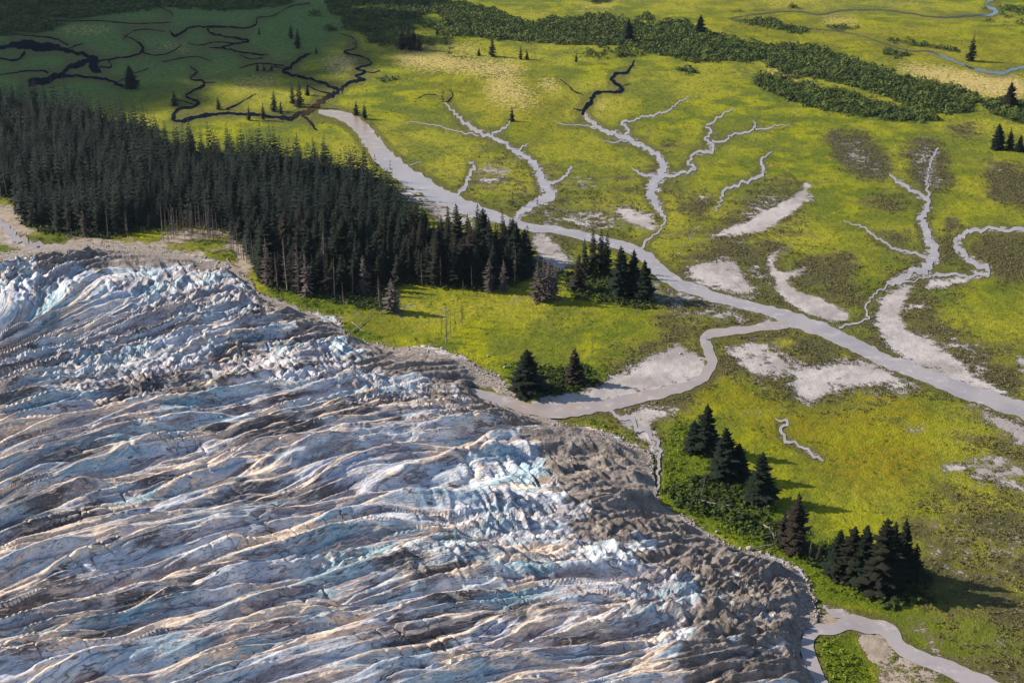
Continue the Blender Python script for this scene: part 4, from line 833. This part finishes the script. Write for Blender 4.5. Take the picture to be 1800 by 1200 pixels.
log_px([(1216,884),(1232,882),(1250,888),(1280,893)], .55, 'long white fallen trunk with stubby branches beside the ice edge', True, 14)
log_px([(1362,946),(1352,932),(1342,926)], .6, 'fallen tree with upturned root plate beside the ragged bronze spruce', True, 8)
log_px([(1364,958),(1340,962),(1322,968)], .35, 'thin grey trunk lying in the bushes below the upturned roots')
log_px([(612,590),(630,574),(648,560)], .3, 'grey trunk sloping up to the leaning stump', False, 6)
log_px([(618,566),(634,580),(648,588)], .22, 'trunk lying crosswise over the sloping grey one', False, 4)
log_px([(398,456),(404,464),(418,470)], .4, 'slanting bleached trunk at the left of the ice-edge grass', False, 8)
log_px([(372,446),(390,441),(412,437)], .4, 'straight bleached trunk lying along the gravel above the grass', False, 4)
log_px([(580,514),(596,522),(612,532)], .4, 'pale trunk lying under the forest front', False, 5)
def rock(px, py, r, label, group=None):
    rg = np.random.RandomState(int(px * 7 + py)); V = []; F = []
    th = np.linspace(0, math.pi, 7); ph = np.linspace(0, 2 * math.pi, 10, endpoint=False)
    for t in th:
        for q in ph: V.append([math.sin(t) * math.cos(q), math.sin(t) * math.sin(q), math.cos(t)])
    V = np.array(V); f = 1 + .28 * gn(V[:, 0] * 1.5 + px, V[:, 1] * 1.5 + V[:, 2] * 1.3 + py, 3) ; V = V * f[:, None] * np.array([r * rg.uniform(.9, 1.4), r * rg.uniform(.8, 1.1), r * .75])
    for i in range(6):
        for j in range(10): F.append((i * 10 + j, (i + 1) * 10 + j, (i + 1) * 10 + (j + 1) % 10, i * 10 + (j + 1) % 10))
    x, y = G(px, py); obj('boulder', mesh_np('boulder', V, F, M_ROCK), None, None, label, 'boulder', group, (float(x), float(y), r * .35))
for a, b, r, lab in ((858,627,.9,'pale boulder at the left of the lime bushes by the meadow corner'),(887,646,.8,'left one of two pale boulders above the bushy spruce'),(897,645,.8,'right one of two pale boulders above the bushy spruce'),
    (1318,965,1.3,'rounded white boulder on the ice edge below the bushes'),(1431,1053,1.3,'angular white boulder at the corner where the stream begins'),(1260,935,.8,'small white boulder in the grass above the rubble'),
    (1196,622,.8,'small pale boulder on the silt flat by the river arm')): rock(a, b, r, lab)

# ------------------------------------------------------------------ bushes, thickets and scrub nobody could count
def clumps(name, x, y, r, hz, mat, k, label, cat, seed, leaf=.42, up=.5):
    rg = np.random.RandomState(seed); n = len(x)
    th = rg.rand(n, k) * 2 * np.pi; cz = rg.rand(n, k) ** .7; sr = np.sqrt(np.maximum(0, 1 - cz * cz)) ; R = r[:, None] * (.75 + .4 * rg.rand(n, k))
    cx = x[:, None] + R * sr * np.cos(th); cy = y[:, None] + R * sr * np.sin(th); c = np.stack([cx, cy, hz[:, None] * cz * (.8 + .4 * rg.rand(n, k))], -1)
    nr = np.stack([sr * np.cos(th), sr * np.sin(th), cz + up], -1) + rg.normal(0, .45, (n, k, 3)); nr /= np.linalg.norm(nr, axis=-1, keepdims=True)
    t1 = np.cross(nr, rg.normal(0, 1, (n, k, 3))); t1 /= np.linalg.norm(t1, axis=-1, keepdims=True); t2 = np.cross(nr, t1); s = (r[:, None] * leaf * (.6 + .8 * rg.rand(n, k)))[..., None]
    V = np.stack([c - t1 * s, c - t2 * s * .7, c + t1 * s * 1.1, c + t2 * s * .8], 2).reshape(-1, 3); F = np.arange(len(V)).reshape(-1, 4)
    print(name, n, 'clumps', len(F), 'faces'); obj(name, mesh_np(name, V, F, mat), kind='stuff', label=label, cat=cat)
def scatter(lay, sp, pxr, pyr, th, seed, nz=.35, jit=.5):
    rg = np.random.RandomState(seed); xs, ys = G(np.array([pxr[0], pxr[1], pxr[0], pxr[1]]), np.array([pyr[0], pyr[0], pyr[1], pyr[1]]))
    gx, gy = np.meshgrid(np.arange(xs.min(), xs.max(), sp), np.arange(ys.min(), ys.max(), sp)); gx = (gx + rg.uniform(-jit, jit, gx.shape) * sp).ravel(); gy = (gy + rg.uniform(-jit, jit, gy.shape) * sp).ravel()
    px, py = P(gx, gy); m = (px > pxr[0]) & (px < pxr[1]) & (py > pyr[0]) & (py < pyr[1]); gx, gy, px, py = gx[m], gy[m], px[m], py[m]
    v0 = samp(lay, px, py); v = v0 + ss(.08, .35, v0) * nz * 0 + nz * ss(.10, .4, v0) * gn(gx / 14, gy / 14, seed) + nz * .8 * ss(.10, .4, v0) * gn(gx / 4.5, gy / 4.5, seed + 1)
    m = (v > th) & (samp(WATB, px, py) < .2) & (samp(GLB, px, py) < .3); return gx[m], gy[m], rg
DK = blur(LAY['dark'], 3); x, y, rg = scatter(DK, 3.0, (-120, 1960), (-40, 240), .48, 21, .42); r = .8 + rg.gamma(2.0, .6, len(x)).clip(0, 3)
clumps('willow_thicket', x, y, r, r * rg.uniform(.8, 1.5, len(x)), M_WIL, 26, 'dark green willow thicket in long bands across the far meadow', 'thicket', 31, .30)
SCM = LAY['scrub'] * (1 - .8 * ss(.5, .7, LAY['silt'])); x, y, rg = scatter(SCM, 1.9, (560, 1900), (40, 1200), .50, 22, .75); r = rg.uniform(.35, 1.0, len(x))
clumps('alder_scrub', x, y, r, r * rg.uniform(.8, 1.4, len(x)), M_SCR, 10, 'low olive-brown scrub growing round the silt flats', 'scrub', 32)
x, y, rg = scatter(LAY['lush'], 1.8, (-60, 1640), (320, 1240), .75, 23, .7); r = rg.uniform(.4, 1.15, len(x))
clumps('leafy_undergrowth', x, y, r, r * rg.uniform(.6, 1.4, len(x)), M_LUS, 12, 'bright green leafy bushes along the edge of the ice', 'undergrowth', 33)
x, y, rg = scatter(blur(FO, 10), 3.0, (-60, 1000), (250, 560), .30, 24, .2); r = rg.uniform(1.0, 2.2, len(x))
clumps('forest_undergrowth', x, y, r, r, M_UND, 10, 'dark bushes filling the forest floor below the spruces', 'undergrowth', 34)
tb = [(1150,860),(1200,850),(1260,830),(1330,880),(1420,960),(1620,1000),(1660,1060),(1560,1070),(1440,1000),(1300,930),(1200,890)]; t_ = np.zeros((RH, RW)); fill_poly(t_, tb, 1.0); fill_poly(t_, [(900,650),(1040,645),(1050,680),(930,700)], 1.0); fill_poly(t_, [(990,480),(1140,490),(1150,545),(1060,530),(1000,520)], 1.0); fill_poly(t_, [(560,505),(700,505),(680,545),(580,530)], 1.0)
x, y, rg = scatter(blur(t_, 5), 2.8, (500, 1700), (400, 1100), .42, 25, .4); r = rg.uniform(.9, 2.3, len(x))
clumps('shrub_belt', x, y, r, r * rg.uniform(.8, 1.4, len(x)), M_UND, 16, 'dark green bushes crowded round the feet of the spruce clumps', 'shrubs', 35)
x, y, rg = scatter(np.full((RH, RW), .45), 3.4, (500, 1900), (40, 1200), .78, 26, .95)
k_ = (samp(LAY['silt'], *P(x, y)) < .2) & (samp(FOB, *P(x, y)) < .1); x, y = x[k_], y[k_]; r = rg.uniform(.3, .95, len(x))
clumps('sedge_tussocks', x, y, r, r * .8, M_LUS, 8, 'small leafy tufts and low bushes dotted over the open meadow', 'tufts', 36)
# loose rubble on the margin of the ice
def rubble():
    rg = np.random.RandomState(5); px = rg.uniform(-60, 1460, 90000); py = rg.uniform(425, 1210, 90000); e = samp(blur(GL, 6), px, py); m = (e > .35) & (e < .97) & (samp(WATB, px, py) < .1); px, py = px[m], py[m]; x, y = G(px, py); n = len(x); r = rg.gamma(1.6, .13, n) + .12
    B = np.array([(1, 0, 0), (0, 1, 0), (-1, 0, 0), (0, -1, 0), (0, 0, 1), (.1, .1, -1)], float); fc = np.array([(0, 1, 4), (1, 2, 4), (2, 3, 4), (3, 0, 4), (1, 0, 5), (2, 1, 5), (3, 2, 5), (0, 3, 5)])
    V = (B[None] * (r[:, None, None] * rg.uniform(.6, 1.4, (n, 6, 1)))); V[:, :, 0] += x[:, None]; V[:, :, 1] += y[:, None]; V[:, :, 2] += .45 * r[:, None] + .2; F = (fc[None] + 6 * np.arange(n)[:, None, None]).reshape(-1, 3)
    obj('rubble', mesh_np('rubble', V.reshape(-1, 3), F, M_ROCK), kind='stuff', label='grey rubble strewn along the melting edge of the glacier', cat='rubble')
rubble()

# ------------------------------------------------------------------ the cloud whose shadow lies on the far left meadow
def cloud():
    sh = [(-700,-200),(500,-190),(596,-60),(604,20),(612,50),(590,84),(540,98),(480,106),(410,124),(340,140),(270,150),(215,168),(120,180),(-100,200),(-500,260),(-900,300)]
    rg = np.random.RandomState(9); t = np.zeros((RH, RW)); z0 = 1500.0; k = z0 / TO_SUN[2]; V = []; F = []; nv = 0
    pol = np.array(sh, float); gx0, gy0 = G(pol[:, 0], pol[:, 1]); q = np.stack([gx0, gy0], 1)
    def inside(X, Y):
        r_ = np.zeros(X.shape, bool)
        for (ax, ay), (bx, by) in zip(q, np.roll(q, -1, 0)):
            if ay != by: r_ ^= ((ay > Y) != (by > Y)) & (X < (bx - ax) * (Y - ay) / (by - ay) + ax)
        return r_
    X, Y = np.meshgrid(np.arange(q[:, 0].min(), q[:, 0].max(), 34), np.arange(q[:, 1].min(), min(q[:, 1].max(), 3600), 34)); X = (X + rg.uniform(-12, 12, X.shape)).ravel(); Y = (Y + rg.uniform(-12, 12, Y.shape)).ravel()
    m = inside(X, Y); X, Y = X[m], Y[m]
    th = np.linspace(0, math.pi, 8); ph = np.linspace(0, 2 * math.pi, 12, endpoint=False); U = np.array([[math.sin(a) * math.cos(b), math.sin(a) * math.sin(b), math.cos(a)] for a in th for b in ph])
    FF = np.array([(i * 12 + j, (i + 1) * 12 + j, (i + 1) * 12 + (j + 1) % 12, i * 12 + (j + 1) % 12) for i in range(7) for j in range(12)])
    for i in range(len(X)):
        r = rg.uniform(24, 40); c = np.array([X[i], Y[i], 0]) + TO_SUN * k + np.array([0, 0, rg.uniform(-10, 60)]); f = 1 + .2 * gn(U[:, 0] * 2 + i, U[:, 1] * 2 + U[:, 2] * 2, 4)
        V.append(U * f[:, None] * r + c); F.append(FF + nv); nv += len(U)
    n = NT('cloud_vapour'); m_ = n.fin((.85, .85, .87), 1.0, None, 0); print('cloud puffs', len(X))
    obj('cloud', mesh_np('cloud', np.vstack(V), np.vstack(F), m_, True), kind='structure')
cloud()

# ------------------------------------------------------------------ thin air-light over the far end of the valley
def haze():
    x0, x1, y0, y1, z0, z1 = -9000, 9000, -200, 9500, -12, 340
    V = [(x, y, z) for x in (x0, x1) for y in (y0, y1) for z in (z0, z1)]; F = [(0, 1, 3, 2), (4, 6, 7, 5), (0, 4, 5, 1), (2, 3, 7, 6), (0, 2, 6, 4), (1, 5, 7, 3)]
    m = bpy.data.materials.new('thin_haze'); m.use_nodes = True; t = m.node_tree; t.nodes.remove(t.nodes['Principled BSDF']); v = t.nodes.new('ShaderNodeVolumePrincipled')
    v.inputs['Color'].default_value = (.55, .75, 1, 1); v.inputs['Density'].default_value = .00001; v.inputs['Anisotropy'].default_value = .2
    t.links.new(v.outputs[0], t.nodes['Material Output'].inputs['Volume'])
    obj('haze', mesh_np('haze', V, F, m), kind='stuff')
haze()
